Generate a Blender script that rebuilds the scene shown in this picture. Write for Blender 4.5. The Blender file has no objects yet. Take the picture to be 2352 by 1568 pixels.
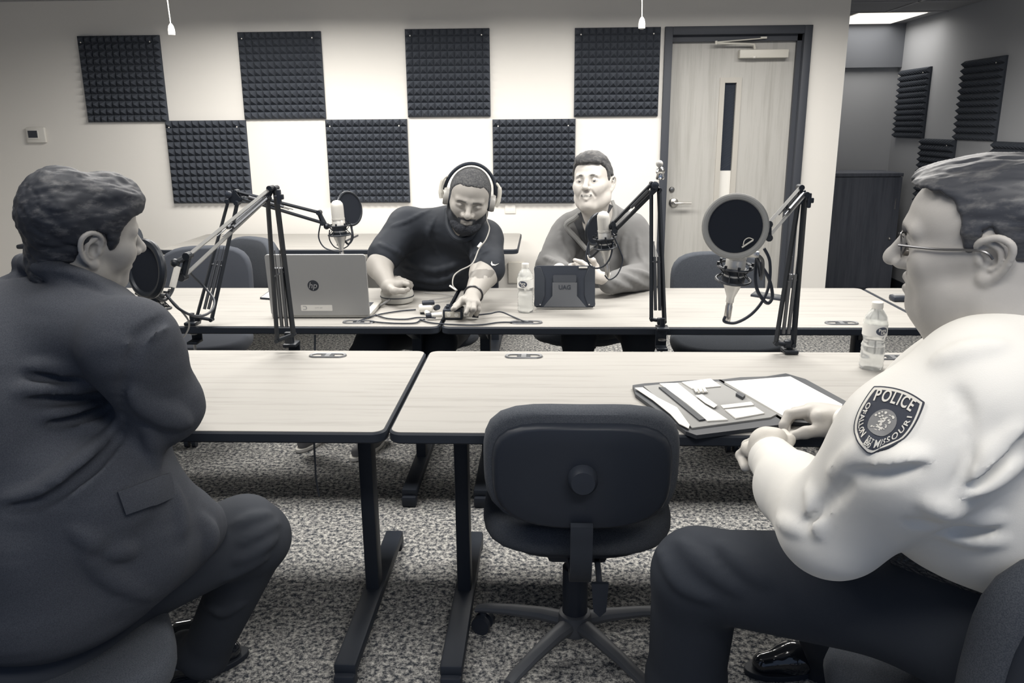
import bpy, bmesh, math, random
import numpy as np
from mathutils import Vector, Matrix
random.seed(7)
PI = math.pi
scene = bpy.context.scene
COL = scene.collection

# ------------------------------------------------------------------ camera
F_PX, CAM_H, PITCH, YAW, ROLL = 1882.0, 1.474, 0.2596, -0.0427, -0.008
def cam_axes():
    cp, sp = math.cos(PITCH), math.sin(PITCH)
    f = np.array([0, cp, -sp]); u = np.array([0, sp, cp]); x = np.array([1.0, 0, 0])
    c, s = math.cos(YAW), math.sin(YAW)
    Rz = np.array([[c, s, 0], [-s, c, 0], [0, 0, 1]])
    f, u, x = Rz @ f, Rz @ u, Rz @ x
    return x * math.cos(ROLL) + u * math.sin(ROLL), -x * math.sin(ROLL) + u * math.cos(ROLL), f
CX, CU, CF = cam_axes()
CAM = np.array([0.0, 0.0, CAM_H])
cd = bpy.data.cameras.new('camera'); cam = bpy.data.objects.new('camera', cd); COL.objects.link(cam)
cd.sensor_width = 36; cd.lens = F_PX / 2352 * 36; cd.clip_start = .05; cd.clip_end = 60
cam.matrix_world = Matrix(((CX[0], CU[0], -CF[0], 0), (CX[1], CU[1], -CF[1], 0), (CX[2], CU[2], -CF[2], CAM_H), (0, 0, 0, 1)))
scene.camera = cam

# ------------------------------------------------------------------ light and exposure
scene.view_settings.view_transform = 'Standard'; scene.view_settings.look = 'None'
scene.view_settings.gamma = 1; scene.view_settings.use_curve_mapping = False
scene.view_settings.exposure = 0.0
wd = bpy.data.worlds.new('world'); scene.world = wd; wd.use_nodes = True
wd.node_tree.nodes['Background'].inputs[0].default_value = (.50, .66, 1.0, 1)
wd.node_tree.nodes['Background'].inputs[1].default_value = 0.33
CEIL = 2.30
def troffer_or_fill_light(x, y, power, sx=1.2, sy=.6, col=(1, .965, .91), z=CEIL - .02):
    l = bpy.data.lights.new('troffer_or_fill_light', 'AREA'); l.shape = 'RECTANGLE'; l.size = sx; l.size_y = sy
    l.energy = power; l.color = col; l.spread = math.radians(168)
    o = bpy.data.objects.new('troffer_or_fill_light', l); COL.objects.link(o); o.location = (x, y, z)
    return o
for lx, ly, lp in ((-1.65, 4.72, 47), (-.1, 4.72, 29), (1.25, 4.72, 33), (-1.15, 3.0, 44), (0.95, 3.0, 50), (-.95, 1.45, 15), (.45, .15, 27), (1.35, .9, 3)):  # last pair are unseen fills added to brighten the officer's shirt
    troffer_or_fill_light(lx, ly, lp, 1.2, .36)
troffer_or_fill_light(2.76, 7.35, 4.6, .5, .7)

# ------------------------------------------------------------------ helpers
def ray(px, py):
    return CF + CX * ((px - 1176) / F_PX) - CU * ((py - 784) / F_PX)
def P(px, py, Y):
    d = ray(px, py); return CAM + d * (Y / d[1])
def PZ(px, py, z):
    d = ray(px, py); return CAM + d * ((z - CAM_H) / d[2])
def PX(px, py, x):
    d = ray(px, py); return CAM + d * (x / d[0])
def dep(p): return float((np.asarray(p) - CAM) @ CF)
def rp(r, p): return r * dep(p) / F_PX

def inp(n, name, v):
    n.inputs[name].default_value = v
MATS = {}
def mat(name, col, rough=.6, metal=0, spec=.5, noise=None, bump=None, attr=None, trans=0, coat=0, sheen=0, alpha=1, ior=1.45):
    """noise=(scale_vec, color2, detail, lo, hi); bump=(scale_vec, strength, distance, detail)"""
    if name in MATS: return MATS[name]
    m = bpy.data.materials.new(name); m.use_nodes = True; nt = m.node_tree; N = nt.nodes; L = nt.links
    b = N['Principled BSDF']
    inp(b, 'Base Color', (*col, 1)); inp(b, 'Roughness', rough); inp(b, 'Metallic', metal)
    inp(b, 'Specular IOR Level', spec); inp(b, 'Transmission Weight', trans); inp(b, 'Coat Weight', coat)
    inp(b, 'Sheen Weight', sheen); inp(b, 'Alpha', alpha); inp(b, 'IOR', ior)
    def coords(scale):
        t = N.new('ShaderNodeTexCoord'); mp = N.new('ShaderNodeMapping'); mp.inputs['Scale'].default_value = scale
        L.new(t.outputs['Object'], mp.inputs[0]); return mp.outputs[0]
    src = None
    if attr:
        a = N.new('ShaderNodeAttribute'); a.attribute_name = attr; src = a.outputs['Color']
    if noise:
        sc, c2, det, lo, hi = noise
        nz = N.new('ShaderNodeTexNoise'); nz.inputs['Scale'].default_value = 1; nz.inputs['Detail'].default_value = det
        nz.inputs['Roughness'].default_value = .65 if det < 8 else .8
        L.new(coords(sc), nz.inputs['Vector'])
        mr = N.new('ShaderNodeMapRange'); mr.inputs[1].default_value = lo; mr.inputs[2].default_value = hi
        L.new(nz.outputs[0], mr.inputs[0])
        mx = N.new('ShaderNodeMix'); mx.data_type = 'RGBA'
        L.new(mr.outputs[0], mx.inputs[0])
        if src is None: mx.inputs[6].default_value = (*col, 1)
        else: L.new(src, mx.inputs[6])
        if src is None: mx.inputs[7].default_value = (*c2, 1)
        else:
            ml = N.new('ShaderNodeMix'); ml.data_type = 'RGBA'; ml.blend_type = 'MULTIPLY'; ml.inputs[0].default_value = 1
            L.new(src, ml.inputs[6]); ml.inputs[7].default_value = (*c2, 1); L.new(ml.outputs[2], mx.inputs[7])
        src = mx.outputs[2]
    if src is not None: L.new(src, b.inputs['Base Color'])
    if bump:
        sc, st, dist, det = bump
        nb = N.new('ShaderNodeTexNoise'); nb.inputs['Scale'].default_value = 1; nb.inputs['Detail'].default_value = det
        L.new(coords(sc), nb.inputs['Vector'])
        bp = N.new('ShaderNodeBump'); bp.inputs['Strength'].default_value = st; bp.inputs['Distance'].default_value = dist
        L.new(nb.outputs[0], bp.inputs['Height']); L.new(bp.outputs[0], b.inputs['Normal'])
    MATS[name] = m
    return m

ORG = {}
def tag(o, label=None, cat=None, group=None, kind=None):
    if label: o['label'] = label
    if cat: o['category'] = cat
    if group: o['group'] = group
    if kind: o['kind'] = kind
    return o
def empty(name, loc=(0, 0, 0), rz=0):
    o = bpy.data.objects.new(name, None); COL.objects.link(o); o.location = [float(v) for v in loc]; o.rotation_euler = (0, 0, rz)
    o.empty_display_size = .05
    ORG[o.name] = np.array(loc, float) if rz == 0 else np.zeros(3)
    return o
def thing(name, label, cat, loc=(0, 0, 0), rz=0, group=None):
    return tag(empty(name, loc, rz), label, cat, group)
def local_root(o): ORG[o.name] = np.zeros(3); return o     # parts are written in the root's own frame

class MB:
    def __init__(s): s.v = []; s.f = []
    def add(s, vs, fs):
        n = len(s.v); s.v += [tuple(float(c) for c in v) for v in vs]; s.f += [tuple(i + n for i in f) for f in fs]; return s
    def box(s, c, d, rz=0, R=None, bev=0, seg=2):
        bm = bmesh.new(); bmesh.ops.create_cube(bm, size=1)
        for v in bm.verts: v.co = Vector((v.co.x * d[0], v.co.y * d[1], v.co.z * d[2]))
        if bev: bmesh.ops.bevel(bm, geom=list(bm.edges), offset=min(bev, min(d) * .49), segments=seg, affect='EDGES', profile=.5)
        M = R if R is not None else Matrix.Rotation(rz, 3, 'Z')
        bm.verts.index_update()
        vs = [np.array(M @ v.co) + np.array(c) for v in bm.verts]; fs = [[v.index for v in f.verts] for f in bm.faces]
        bm.free(); return s.add(vs, fs)
    def box2(s, a, b, bev=0):
        a = np.array(a, float); b = np.array(b, float); return s.box((a + b) / 2, np.abs(b - a), bev=bev)
    def tube(s, pts, r, n=10, cap=True, closed=False):
        pts = [np.array(p, float) for p in pts]; m = len(pts)
        rs = r if hasattr(r, '__len__') else [r] * m
        T = []
        for i in range(m):
            a = pts[(i - 1) % m] if (closed or i > 0) else pts[i]; b = pts[(i + 1) % m] if (closed or i < m - 1) else pts[i]
            t = b - a; T.append(t / (np.linalg.norm(t) + 1e-12))
        up = np.array([0, 0, 1.0]) if abs(T[0][2]) < .9 else np.array([1.0, 0, 0])
        nrm = np.cross(T[0], up); nrm /= np.linalg.norm(nrm)
        vs = []
        for i in range(m):
            nrm = nrm - T[i] * (nrm @ T[i]); nrm /= np.linalg.norm(nrm) + 1e-12
            bn = np.cross(T[i], nrm)
            for k in range(n):
                a = 2 * PI * k / n; vs.append(pts[i] + rs[i] * (nrm * math.cos(a) + bn * math.sin(a)))
        fs = []
        for i in range(m - 1 + (1 if closed else 0)):
            j = (i + 1) % m
            for k in range(n):
                fs.append((i * n + k, i * n + (k + 1) % n, j * n + (k + 1) % n, j * n + k))
        if cap and not closed: fs.append(tuple(range(n - 1, -1, -1))); fs.append(tuple((m - 1) * n + k for k in range(n)))
        return s.add(vs, fs)
    def cyl(s, a, b, r, r2=None, n=20): return s.tube([a, b], [r, r if r2 is None else r2], n)
    def lathe(s, prof, c=(0, 0, 0), ax=(0, 0, 1), n=28):
        """prof: list of (radius, height) along axis ax from c"""
        ax = np.array(ax, float); ax /= np.linalg.norm(ax)
        up = np.array([0, 0, 1.0]) if abs(ax[2]) < .9 else np.array([1.0, 0, 0])
        u = np.cross(ax, up); u /= np.linalg.norm(u); w = np.cross(ax, u); c = np.array(c, float)
        vs = []
        for (r, h) in prof:
            for k in range(n):
                a = 2 * PI * k / n; vs.append(c + ax * h + r * (u * math.cos(a) + w * math.sin(a)))
        fs = []
        for i in range(len(prof) - 1):
            for k in range(n): fs.append((i * n + k, i * n + (k + 1) % n, (i + 1) * n + (k + 1) % n, (i + 1) * n + k))
        fs.append(tuple(range(n - 1, -1, -1))); fs.append(tuple((len(prof) - 1) * n + k for k in range(n)))
        return s.add(vs, fs)
    def ball(s, c, r, n=14, sc=(1, 1, 1)):
        pr = [(math.sin(PI * i / n) * 1.0 + 1e-5, -math.cos(PI * i / n)) for i in range(n + 1)]
        t = MB(); t.lathe(pr, n=n + 4)
        return s.add([(c[0] + v[0] * r * sc[0], c[1] + v[1] * r * sc[1], c[2] + v[2] * r * sc[2]) for v in t.v], t.f)
    def prism(s, poly, o, u, v, w):
        """poly 2D extruded: o + a*u + b*v, thickness vector w"""
        o, u, v, w = [np.array(t, float) for t in (o, u, v, w)]; n = len(poly)
        a = [o + p[0] * u + p[1] * v for p in poly]; b = [p + w for p in a]
        fs = [tuple(range(n)), tuple(range(2 * n - 1, n - 1, -1))] + [(i, i + n, (i + 1) % n + n, (i + 1) % n) for i in range(n)]
        return s.add(a + b, fs)
    def xf(s, M):
        M = np.array(M); s.v = [tuple(M[:3, :3] @ np.array(p) + M[:3, 3]) for p in s.v]; return s
    def build(s, name, m, parent=None, smooth=True, ang=35, bevel=0):
        o0 = ORG[parent.name] if parent is not None else np.zeros(3)
        me = bpy.data.meshes.new(name)
        me.from_pydata([(p[0] - o0[0], p[1] - o0[1], p[2] - o0[2]) for p in s.v], [], s.f)
        bm = bmesh.new(); bm.from_mesh(me); bmesh.ops.recalc_face_normals(bm, faces=bm.faces); bm.to_mesh(me); bm.free()
        if smooth:
            me.polygons.foreach_set('use_smooth', [True] * len(me.polygons))
            me.set_sharp_from_angle(angle=math.radians(ang))
        me.materials.append(m)
        o = bpy.data.objects.new(name, me); COL.objects.link(o)
        if parent is not None: o.parent = parent
        ORG[o.name] = o0
        if bevel:
            md = o.modifiers.new('bevel', 'BEVEL'); md.width = bevel; md.segments = 2; md.limit_method = 'ANGLE'; md.angle_limit = math.radians(40)
        return o
def struct(o): o['kind'] = 'structure'; return o
def kids(o): return list(o.children)
def copy_tree(o, parent=None):
    ch = kids(o); c = o.copy(); COL.objects.link(c); c.parent = parent; ORG[c.name] = ORG.get(o.name, np.zeros(3))
    for k in ch: copy_tree(k, c)
    return c
def spl(pts, n=8, closed=False):
    """Catmull-Rom"""
    pts = [np.array(p, float) for p in pts]; m = len(pts); out = []
    rng = range(m if closed else m - 1)
    for i in rng:
        if closed: p0, p1, p2, p3 = pts[(i - 1) % m], pts[i], pts[(i + 1) % m], pts[(i + 2) % m]
        else: p0, p1, p2, p3 = pts[max(i - 1, 0)], pts[i], pts[i + 1], pts[min(i + 2, m - 1)]
        for k in range(n):
            t = k / n
            out.append(.5 * ((2 * p1) + (-p0 + p2) * t + (2 * p0 - 5 * p1 + 4 * p2 - p3) * t * t + (-p0 + 3 * p1 - 3 * p2 + p3) * t ** 3))
    if not closed: out.append(pts[-1])
    return out
def rrect(w, h, r, n=6):
    o = []
    for cx, cy, a0 in ((w / 2 - r, h / 2 - r, 0), (-w / 2 + r, h / 2 - r, PI / 2), (-w / 2 + r, -h / 2 + r, PI), (w / 2 - r, -h / 2 + r, 3 * PI / 2)):
        for k in range(n + 1):
            a = a0 + PI / 2 * k / n; o.append((cx + r * math.cos(a), cy + r * math.sin(a)))
    return o
def text_mesh(txt, size=1, depth=.0006, bold=False):
    """vertices (numpy) and faces of flat extruded lettering, centred on its own origin, in the xy plane"""
    c = bpy.data.curves.new('lettering', 'FONT'); c.body = txt; c.size = size; c.extrude = depth; c.align_x = 'CENTER'; c.align_y = 'CENTER'
    c.resolution_u = 4
    if bold: c.offset = size * .02
    o = bpy.data.objects.new('lettering', c); COL.objects.link(o)
    dg = bpy.context.evaluated_depsgraph_get(); dg.update()
    me = bpy.data.meshes.new_from_object(o.evaluated_get(dg))
    vs = np.array([v.co[:] for v in me.vertices]); fs = [tuple(p.vertices) for p in me.polygons]
    bpy.data.objects.remove(o); bpy.data.curves.remove(c); bpy.data.meshes.remove(me)
    return vs, fs

# ------------------------------------------------------------------ materials
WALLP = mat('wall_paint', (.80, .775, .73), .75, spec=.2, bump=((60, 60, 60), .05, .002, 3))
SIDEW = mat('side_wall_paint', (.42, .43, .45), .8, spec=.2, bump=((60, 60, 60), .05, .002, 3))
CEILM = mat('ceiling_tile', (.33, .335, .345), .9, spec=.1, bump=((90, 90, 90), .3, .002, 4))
FOAM = mat('acoustic_foam', (.066, .074, .09), .95, spec=.15, bump=((400, 400, 400), .4, .002, 3))
LAM = mat('table_laminate', (.33, .319, .30), .6, spec=.25, noise=((2.2, 46, 20), (.235, .226, .21), 6, .50, .80))
EDGE = mat('black_edge', (.024, .029, .039), .55, spec=.3)
DARKM = mat('dark_metal', (.022, .027, .037), .5, spec=.3)
CARPET = mat('carpet_pile', (.05, .057, .07), 1, spec=.02, noise=((62, 62, 62), (.78, .76, .71), 9, .44, .64), bump=((200, 200, 200), .7, .006, 4))
DOORW = mat('door_veneer', (.45, .44, .415), .5, noise=((26, 26, 1.3), (.36, .35, .325), 5, .45, .68))
DFRAME = mat('door_frame_paint', (.055, .060, .072), .5, spec=.3)
FAB = mat('chair_fabric', (.050, .057, .070), .95, spec=.1, sheen=.04, bump=((700, 700, 700), .4, .001, 2), noise=((500, 500, 500), (.08, .087, .10), 2, .4, .6))
FABG = mat('chair_fabric_grey', (.060, .066, .08), .95, spec=.15, sheen=.04, bump=((700, 700, 700), .4, .001, 2))
PLAS = mat('black_plastic', (.024, .029, .040), .45, spec=.35)
BLK = mat('matte_black', (.022, .027, .037), .6)
STEEL = mat('brushed_steel', (.62, .60, .57), .32, metal=1)
CHROME = mat('chrome', (.8, .79, .77), .12, metal=1)
WHITE = mat('white_plastic', (.74, .72, .67), .4)
PAPER = mat('white_paper', (.74, .725, .685), .8)
CREAM = mat('cream_plastic', (.62, .60, .54), .45)
# ------------------------------------------------------------------ room shell
D = 5.82; XC = 1.984; XR = 3.13; YF = 7.80
struct(MB().box2((-4.4, -2.6, -.06), (XR + .1, YF + .1, 0)).build('floor', CARPET))
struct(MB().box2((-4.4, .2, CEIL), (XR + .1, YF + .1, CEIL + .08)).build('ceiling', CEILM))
dx0, dx1 = P(1527, 62, D)[0], P(1865, 62, D)[0]; dzt = P(1690, 60, D)[2]
w = MB(); w.box2((-4.4, D, 0), (dx0, D + .14, CEIL)); w.box2((dx1, D, 0), (XC, D + .14, CEIL)); w.box2((dx0, D, dzt), (dx1, D + .14, CEIL))
struct(w.build('wall_back', WALLP))
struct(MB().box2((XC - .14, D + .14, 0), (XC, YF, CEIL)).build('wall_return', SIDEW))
struct(MB().box2((-4.5, -2.6, 0), (-4.4, D + .14, CEIL)).build('wall_left', WALLP))
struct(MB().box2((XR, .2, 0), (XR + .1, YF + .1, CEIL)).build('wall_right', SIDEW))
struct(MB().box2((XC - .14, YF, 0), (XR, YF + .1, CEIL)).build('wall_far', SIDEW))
struct(MB().box2((XC, YF - .06, 1.93), (XR, YF, CEIL)).build('shade_band', mat('shade_paint', (.16, .17, .19), .8)))  # wall band coloured dark to stand in for shade above the lit part
# ceiling grid of the side room
g = MB()
for x in (2.05, 2.66, 3.25):
    g.box2((x - .012, 4.2, CEIL - .006), (x + .012, YF, CEIL))
for y in (5.2, 5.8, 6.4, 6.98, 7.73):
    g.box2((XC, y - .012, CEIL - .006), (XR, y + .012, CEIL))
struct(g.build('trim_2', mat('grid_metal', (.32, .32, .33), .5)))
struct(MB().box2((-4.4, D - .012, 0), (dx0, D, .1)).build('baseboard_back', EDGE))
struct(MB().box2((XR - .012, .2, 0), (XR, YF, .1)).build('baseboard_right', EDGE))
t = thing('ceiling_light', 'recessed ceiling light panel glowing in the side room', 'ceiling light', (2.78, 7.35, CEIL))
local_root(t)
a, b = PZ(1958, 62, CEIL), PZ(2000, 62, CEIL)
em = mat('lamp_diffuser', (.9, .88, .8), .5)
em.node_tree.nodes['Principled BSDF'].inputs['Emission Color'].default_value = (1, .94, .84, 1)
em.node_tree.nodes['Principled BSDF'].inputs['Emission Strength'].default_value = 1.1
MB().box2((-.33, -.36, -.012), (.20, .36, -.008)).build('diffuser', em, t)
MB().box2((-.35, -.38, -.008), (.22, .38, -.001)).build('frame', WHITE, t)

# door, frame, closer
dr = struct(empty('door_1', ((dx0 + dx1) / 2, D, 0)))
fr = MB(); fw = .052
fr.box2((dx0, D - .03, 0), (dx0 + fw, D + .14, dzt), bev=.003); fr.box2((dx1 - fw, D - .03, 0), (dx1, D + .14, dzt), bev=.003)
fr.box2((dx0 + fw, D - .03, dzt - fw), (dx1 - fw, D + .14, dzt), bev=.003)
fr.box2((dx0 + fw, D + .075, 0), (dx0 + fw + .016, D + .14, dzt - fw)); fr.box2((dx1 - fw - .03, D + .02, 0), (dx1 - fw, D + .14, dzt - fw)); fr.box2((dx0 + fw, D + .02, dzt - fw - .04), (dx1 - fw, D + .14, dzt - fw))
fr.build('door_frame', DFRAME, dr)
DY = D + .055                                    # door leaf front
lx0, lx1 = P(1656, 330, DY)[0], P(1700, 330, DY)[0]
lx0, lx1 = P(1654, 178, DY)[0], P(1704, 178, DY)[0]
lzt, lzb = P(1680, 178, DY)[2], P(1670, 560, DY)[2]
a0, a1 = dx0 + fw, dx1 - fw - .03; ztop = dzt - fw - .04
lf = MB(); b = .034
gx0, gx1, gz0, gz1 = lx0 + b, lx1 - b, lzb + b, lzt - b
lf.box2((a0, DY, .01), (gx0, DY + .045, ztop)); lf.box2((gx1, DY, .01), (a1, DY + .045, ztop))
lf.box2((gx0, DY, .01), (gx1, DY + .045, gz0)); lf.box2((gx0, DY, gz1), (gx1, DY + .045, ztop))
lf.build('door_leaf', DOORW, dr)
fm = MB()
fm.box2((lx0, DY - .008, lzb), (gx0, DY, lzt)); fm.box2((gx1, DY - .008, lzb), (lx1, DY, lzt)); fm.box2((gx0, DY - .008, lzb), (gx1, DY, gz0)); fm.box2((gx0, DY - .008, gz1), (gx1, DY, lzt))
fm.build('window_frame', mat('vision_frame', (.46, .44, .40), .5), dr)
zs = P(1680, 392, DY)[2]
wg = MB().box2((gx0, DY + .02, zs), (gx1, DY + .026, gz1)).build('glass_pane', mat('dark_glass', (.03, .035, .045), .12), dr)
wire = MB()
for i in range(34):
    z = zs + (gz1 - zs) * i / 34
    if z + .05 < gz1: wire.tube([(gx0, DY + .018, z), (gx1, DY + .018, z + .05)], .0008, 4)
wire.build('wire_mesh', mat('wire', (.12, .13, .15), .4, metal=.5), wg)
MB().box2((gx0, DY + .016, gz0), (gx1, DY + .02, zs)).build('paper_sheet', PAPER, dr)
# lever, lock
h = P(1547, 465, DY)
hd = MB(); hd.lathe([(.033, 0), (.033, .006), (.028, .012), (.014, .016), (.012, .05)], h, (0, -1, 0))
hd.tube(spl([h + (0, -.045, 0), h + (.012, -.055, 0), h + (.05, -.056, .001), h + (.115, -.05, 0)], 5), [.009] * 6 + [.0095] * 5 + [.008] * 5, 10)
hd.build('door_handle', STEEL, dr)
h = P(1543, 435, DY)
MB().lathe([(.019, 0), (.019, .006), (.014, .012), (.010, .013)], h, (0, -1, 0)).build('lock_cylinder', mat('worn_steel', (.3, .3, .3), .35, metal=1), dr)
c0, c1 = P(1700, 114, DY - .06), P(1811, 132, DY - .06)
cl = MB().box2((c0[0], DY - .062, c1[2]), (c1[0], DY, c0[2]), bev=.004).build('door_closer', CREAM, dr)
ar = MB(); p0 = P(1734, 112, DY - .04); p1 = P(1732, 102, DY - .05); p2 = P(1645, 99, DY - .07); p3 = P(1752, 88, DY - .05)
ar.cyl(p0, p1 + (0, 0, .004), .009); ar.tube([p1, P(1722, 101, DY - .055), p2], .0065, 8); ar.tube([p2 + (0, 0, .006), p3], .004, 8); ar.box(p3 + (.005, .02, .004), (.04, .06, .012))
ar.cyl(p2 + (0, 0, -.008), p2 + (0, 0, .014), .008)
ar.build('closer_arm', CREAM, cl)
pk = P(1733, 131, DY - .06); MB().lathe([(.012, 0), (.012, .008), (.007, .012)], pk + (0, 0, .004), (0, 0, -1)).build('adjusting_knob', WHITE, cl)

# ------------------------------------------------------------------ acoustic foam
S = .568
def foam_mesh():
    n = 12; c = S / n; h = .040; t = .016; m = MB()
    m.box2((0, -t, 0), (S, 0, S))
    for i in range(n):
        for j in range(n):
            x0, z0 = i * c, j * c
            m.add([(x0, -t, z0), (x0 + c, -t, z0), (x0 + c, -t, z0 + c), (x0, -t, z0 + c), (x0 + c / 2, -t - h, z0 + c / 2)],
                  [(0, 1, 4), (1, 2, 4), (2, 3, 4), (3, 0, 4)])
    return m
fo = foam_mesh().build('acoustic_foam_panel', FOAM, smooth=False)
pin = MB(); pin.lathe([(.004, 0), (.004, .002), (.001, .003)], (0, 0, 0), (0, -1, 0), 8)
FL = {0: 'topmost row, far left black pyramid foam panel above the thermostat side', }
spots = [((206, 281), 'leftmost foam panel of the upper row, nearest the thermostat', 1),
         ((564, 274), 'upper row foam panel second from the left, right of the hanging pull cord', 1),
         ((938, 269), 'upper row foam panel above the gap between two lower panels, mid wall', 1),
         ((1318, 268), 'rightmost upper foam panel touching the dark door frame', 1),
         ((402, 466), 'leftmost lower row foam panel behind the seated man in suit jacket and boom arms', 1),
         ((760, 465), 'lower row foam panel behind the silver microphone with pop filter', 1),
         ((1134, 466), 'lower row foam panel between the heads of the two seated men', 1)]
first = True
for (uv, lab, _) in spots:
    p = P(*uv, D)
    if first: o = fo; first = False
    else: o = fo.copy(); COL.objects.link(o)
    o.location = (p[0], D, p[2]); tag(o, lab, 'acoustic panel', 'black acoustic foam squares on the back wall')
    for sx in (.04, S - .05):
        k = MB().lathe([(.0045, 0), (.0045, .003), (.001, .004)], (sx, -.05, S - .045), (0, -1, 0), 8)
        if o is fo: kk = k.build('pin', WHITE); kk.parent = fo
for o in [x for x in COL.objects if x.name.startswith('acoustic_foam_panel') and x is not fo]:
    for k in kids(fo):
        if k.name.startswith('pin'):
            kk = k.copy(); COL.objects.link(kk); kk.parent = o
# right wall panels: rotated so that they face -x
zb = 1.33
for (ya, z0, lab) in ((6.0, zb, 'black foam panel high on the side room wall, the larger upper one nearest the officer'),
                      (7.13, zb, 'black foam panel high on the side room wall, farthest upper one by the dark corner'),
                      (6.565, zb - S, 'foam panel low on the side wall beside the dark cabinet'),
                      (5.43, zb - S, 'black foam panel low on the side wall just above the grey hair of the officer')):
    o = copy_tree(fo); o.rotation_euler = (0, 0, -PI / 2); o.location = (XR, ya + S, z0)
    tag(o, lab, 'acoustic panel', 'black acoustic foam squares on the side wall')

# thermostat
p = P(86, 310, D); t = thing('thermostat', 'white wall thermostat with a dark square display', 'thermostat', p)
MB().box(p + (0, -.012, 0), (.135, .024, .105), bev=.006).build('housing', WHITE, t)
MB().box(p + (-.016, -.026, .003), (.08, .004, .065), bev=.002).build('bezel', WHITE, t)
MB().box(p + (-.016, -.0285, .006), (.066, .003, .048)).build('display', mat('lcd', (.035, .042, .055), .3), t)
# pull cords
for (px, lab) in ((395, 'hanging white cord pull near the upper left foam panels'), (1474, 'hanging white cord pull in front of the rightmost upper foam panel')):
    py = 82 if px == 395 else 67; Y = 4.9 if px == 395 else 4.95
    b = P(px, py, Y); t = thing('cord_pull', lab, 'pull cord', (b[0], b[1], CEIL), group='hanging cord pulls')
    tp = np.array([b[0] - .008, b[1], CEIL])
    MB().tube([tp, b + (0, 0, .05)], .0028, 6).build('cord', WHITE, t)
    MB().lathe([(.010, 0), (.019, .004), (.019, .03), (.014, .052), (.006, .064), (.004, .066)], b).build('tassel', WHITE, t)
# wall plates
p = P(1172, 480, D); tag(MB().box(p + (0, -.003, 0), (.075, .006, .062), bev=.002).build('blank_wall_plate', WALLP), 'blank cream wall plate just below the foam panel between the men', 'wall plate')
p = P(1186, 625, D); t = thing('wall_outlet', 'cream outlet box on the wall behind the water bottle', 'wall outlet', p)
MB().box(p + (0, -.012, 0), (.115, .024, .15), bev=.004).build('outlet_box', mat('outlet_cream', (.66, .63, .57), .5), t)
# cabinet of the side room
cx1 = P(2070, 400, 7.2)[0]; czt = P(1990, 397, 7.2)[2]
t = thing('storage_cabinet', 'dark wood storage cabinet with round knob in the side room', 'cabinet', (2.6, 7.4, 0))
WOODD = mat('dark_veneer', (.14, .15, .18), .5, noise=((30, 30, 2), (.10, .11, .135), 4, .4, .65))
MB().box2((2.0, 7.2, .02), (cx1, 7.62, czt - .03)).build('body', WOODD, t)
MB().box2((1.99, 7.17, czt - .03), (cx1 + .01, 7.64, czt), bev=.003).build('cabinet_top', WOODD, t)
dd = MB().box2((2.0, 7.182, .06), (P(2052, 600, 7.18)[0], 7.2, czt - .035), bev=.002).build('door', WOODD, t)
p = P(2043, 548, 7.18); MB().ball(p, .013).build('knob', STEEL, dd)
p = P(2056, 468, 7.18); MB().box(p, (.006, .012, .09)).build('edge_pull', STEEL, t)
# ------------------------------------------------------------------ training tables
TZ = .737; TW = 1.829; TD = .762
def grommet(parent, x, y, z, rz=0):
    g = MB(); o = rrect(.125, .05, .024, 8); i = rrect(.105, .032, .016, 8); n = len(o)
    vs = [(a, b, .0) for a, b in o] + [(a * .97, b * .93, .004) for a, b in o] + [(a, b, .003) for a, b in i] + [(a, b, -.014) for a, b in i]
    fs = []
    for k in range(3):
        for q in range(n): fs.append((k * n + q, k * n + (q + 1) % n, (k + 1) * n + (q + 1) % n, (k + 1) * n + q))
    g.add(vs, fs); g.box((0, 0, .001), (.016, .036, .004))
    M = Matrix.Translation((x, y, z)) @ Matrix.Rotation(rz, 4, 'Z')
    ob = g.xf(M).build('cable_grommet', mat('grommet_rim', (.20, .205, .215), .35, metal=.4), parent)
    d = MB(); d.prism(i, (0, 0, -.010), (1, 0, 0), (0, 1, 0), (0, 0, -.002)); d.prism(rrect(.105, .032, .016, 8), (0, 0, .0012), (.42, 0, 0), (0, .8, 0), (0, 0, .001))
    k = d.xf(M).build('grommet_cover', mat('grommet_dark', (.02, .024, .03), .5), ob)
    return ob
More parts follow.
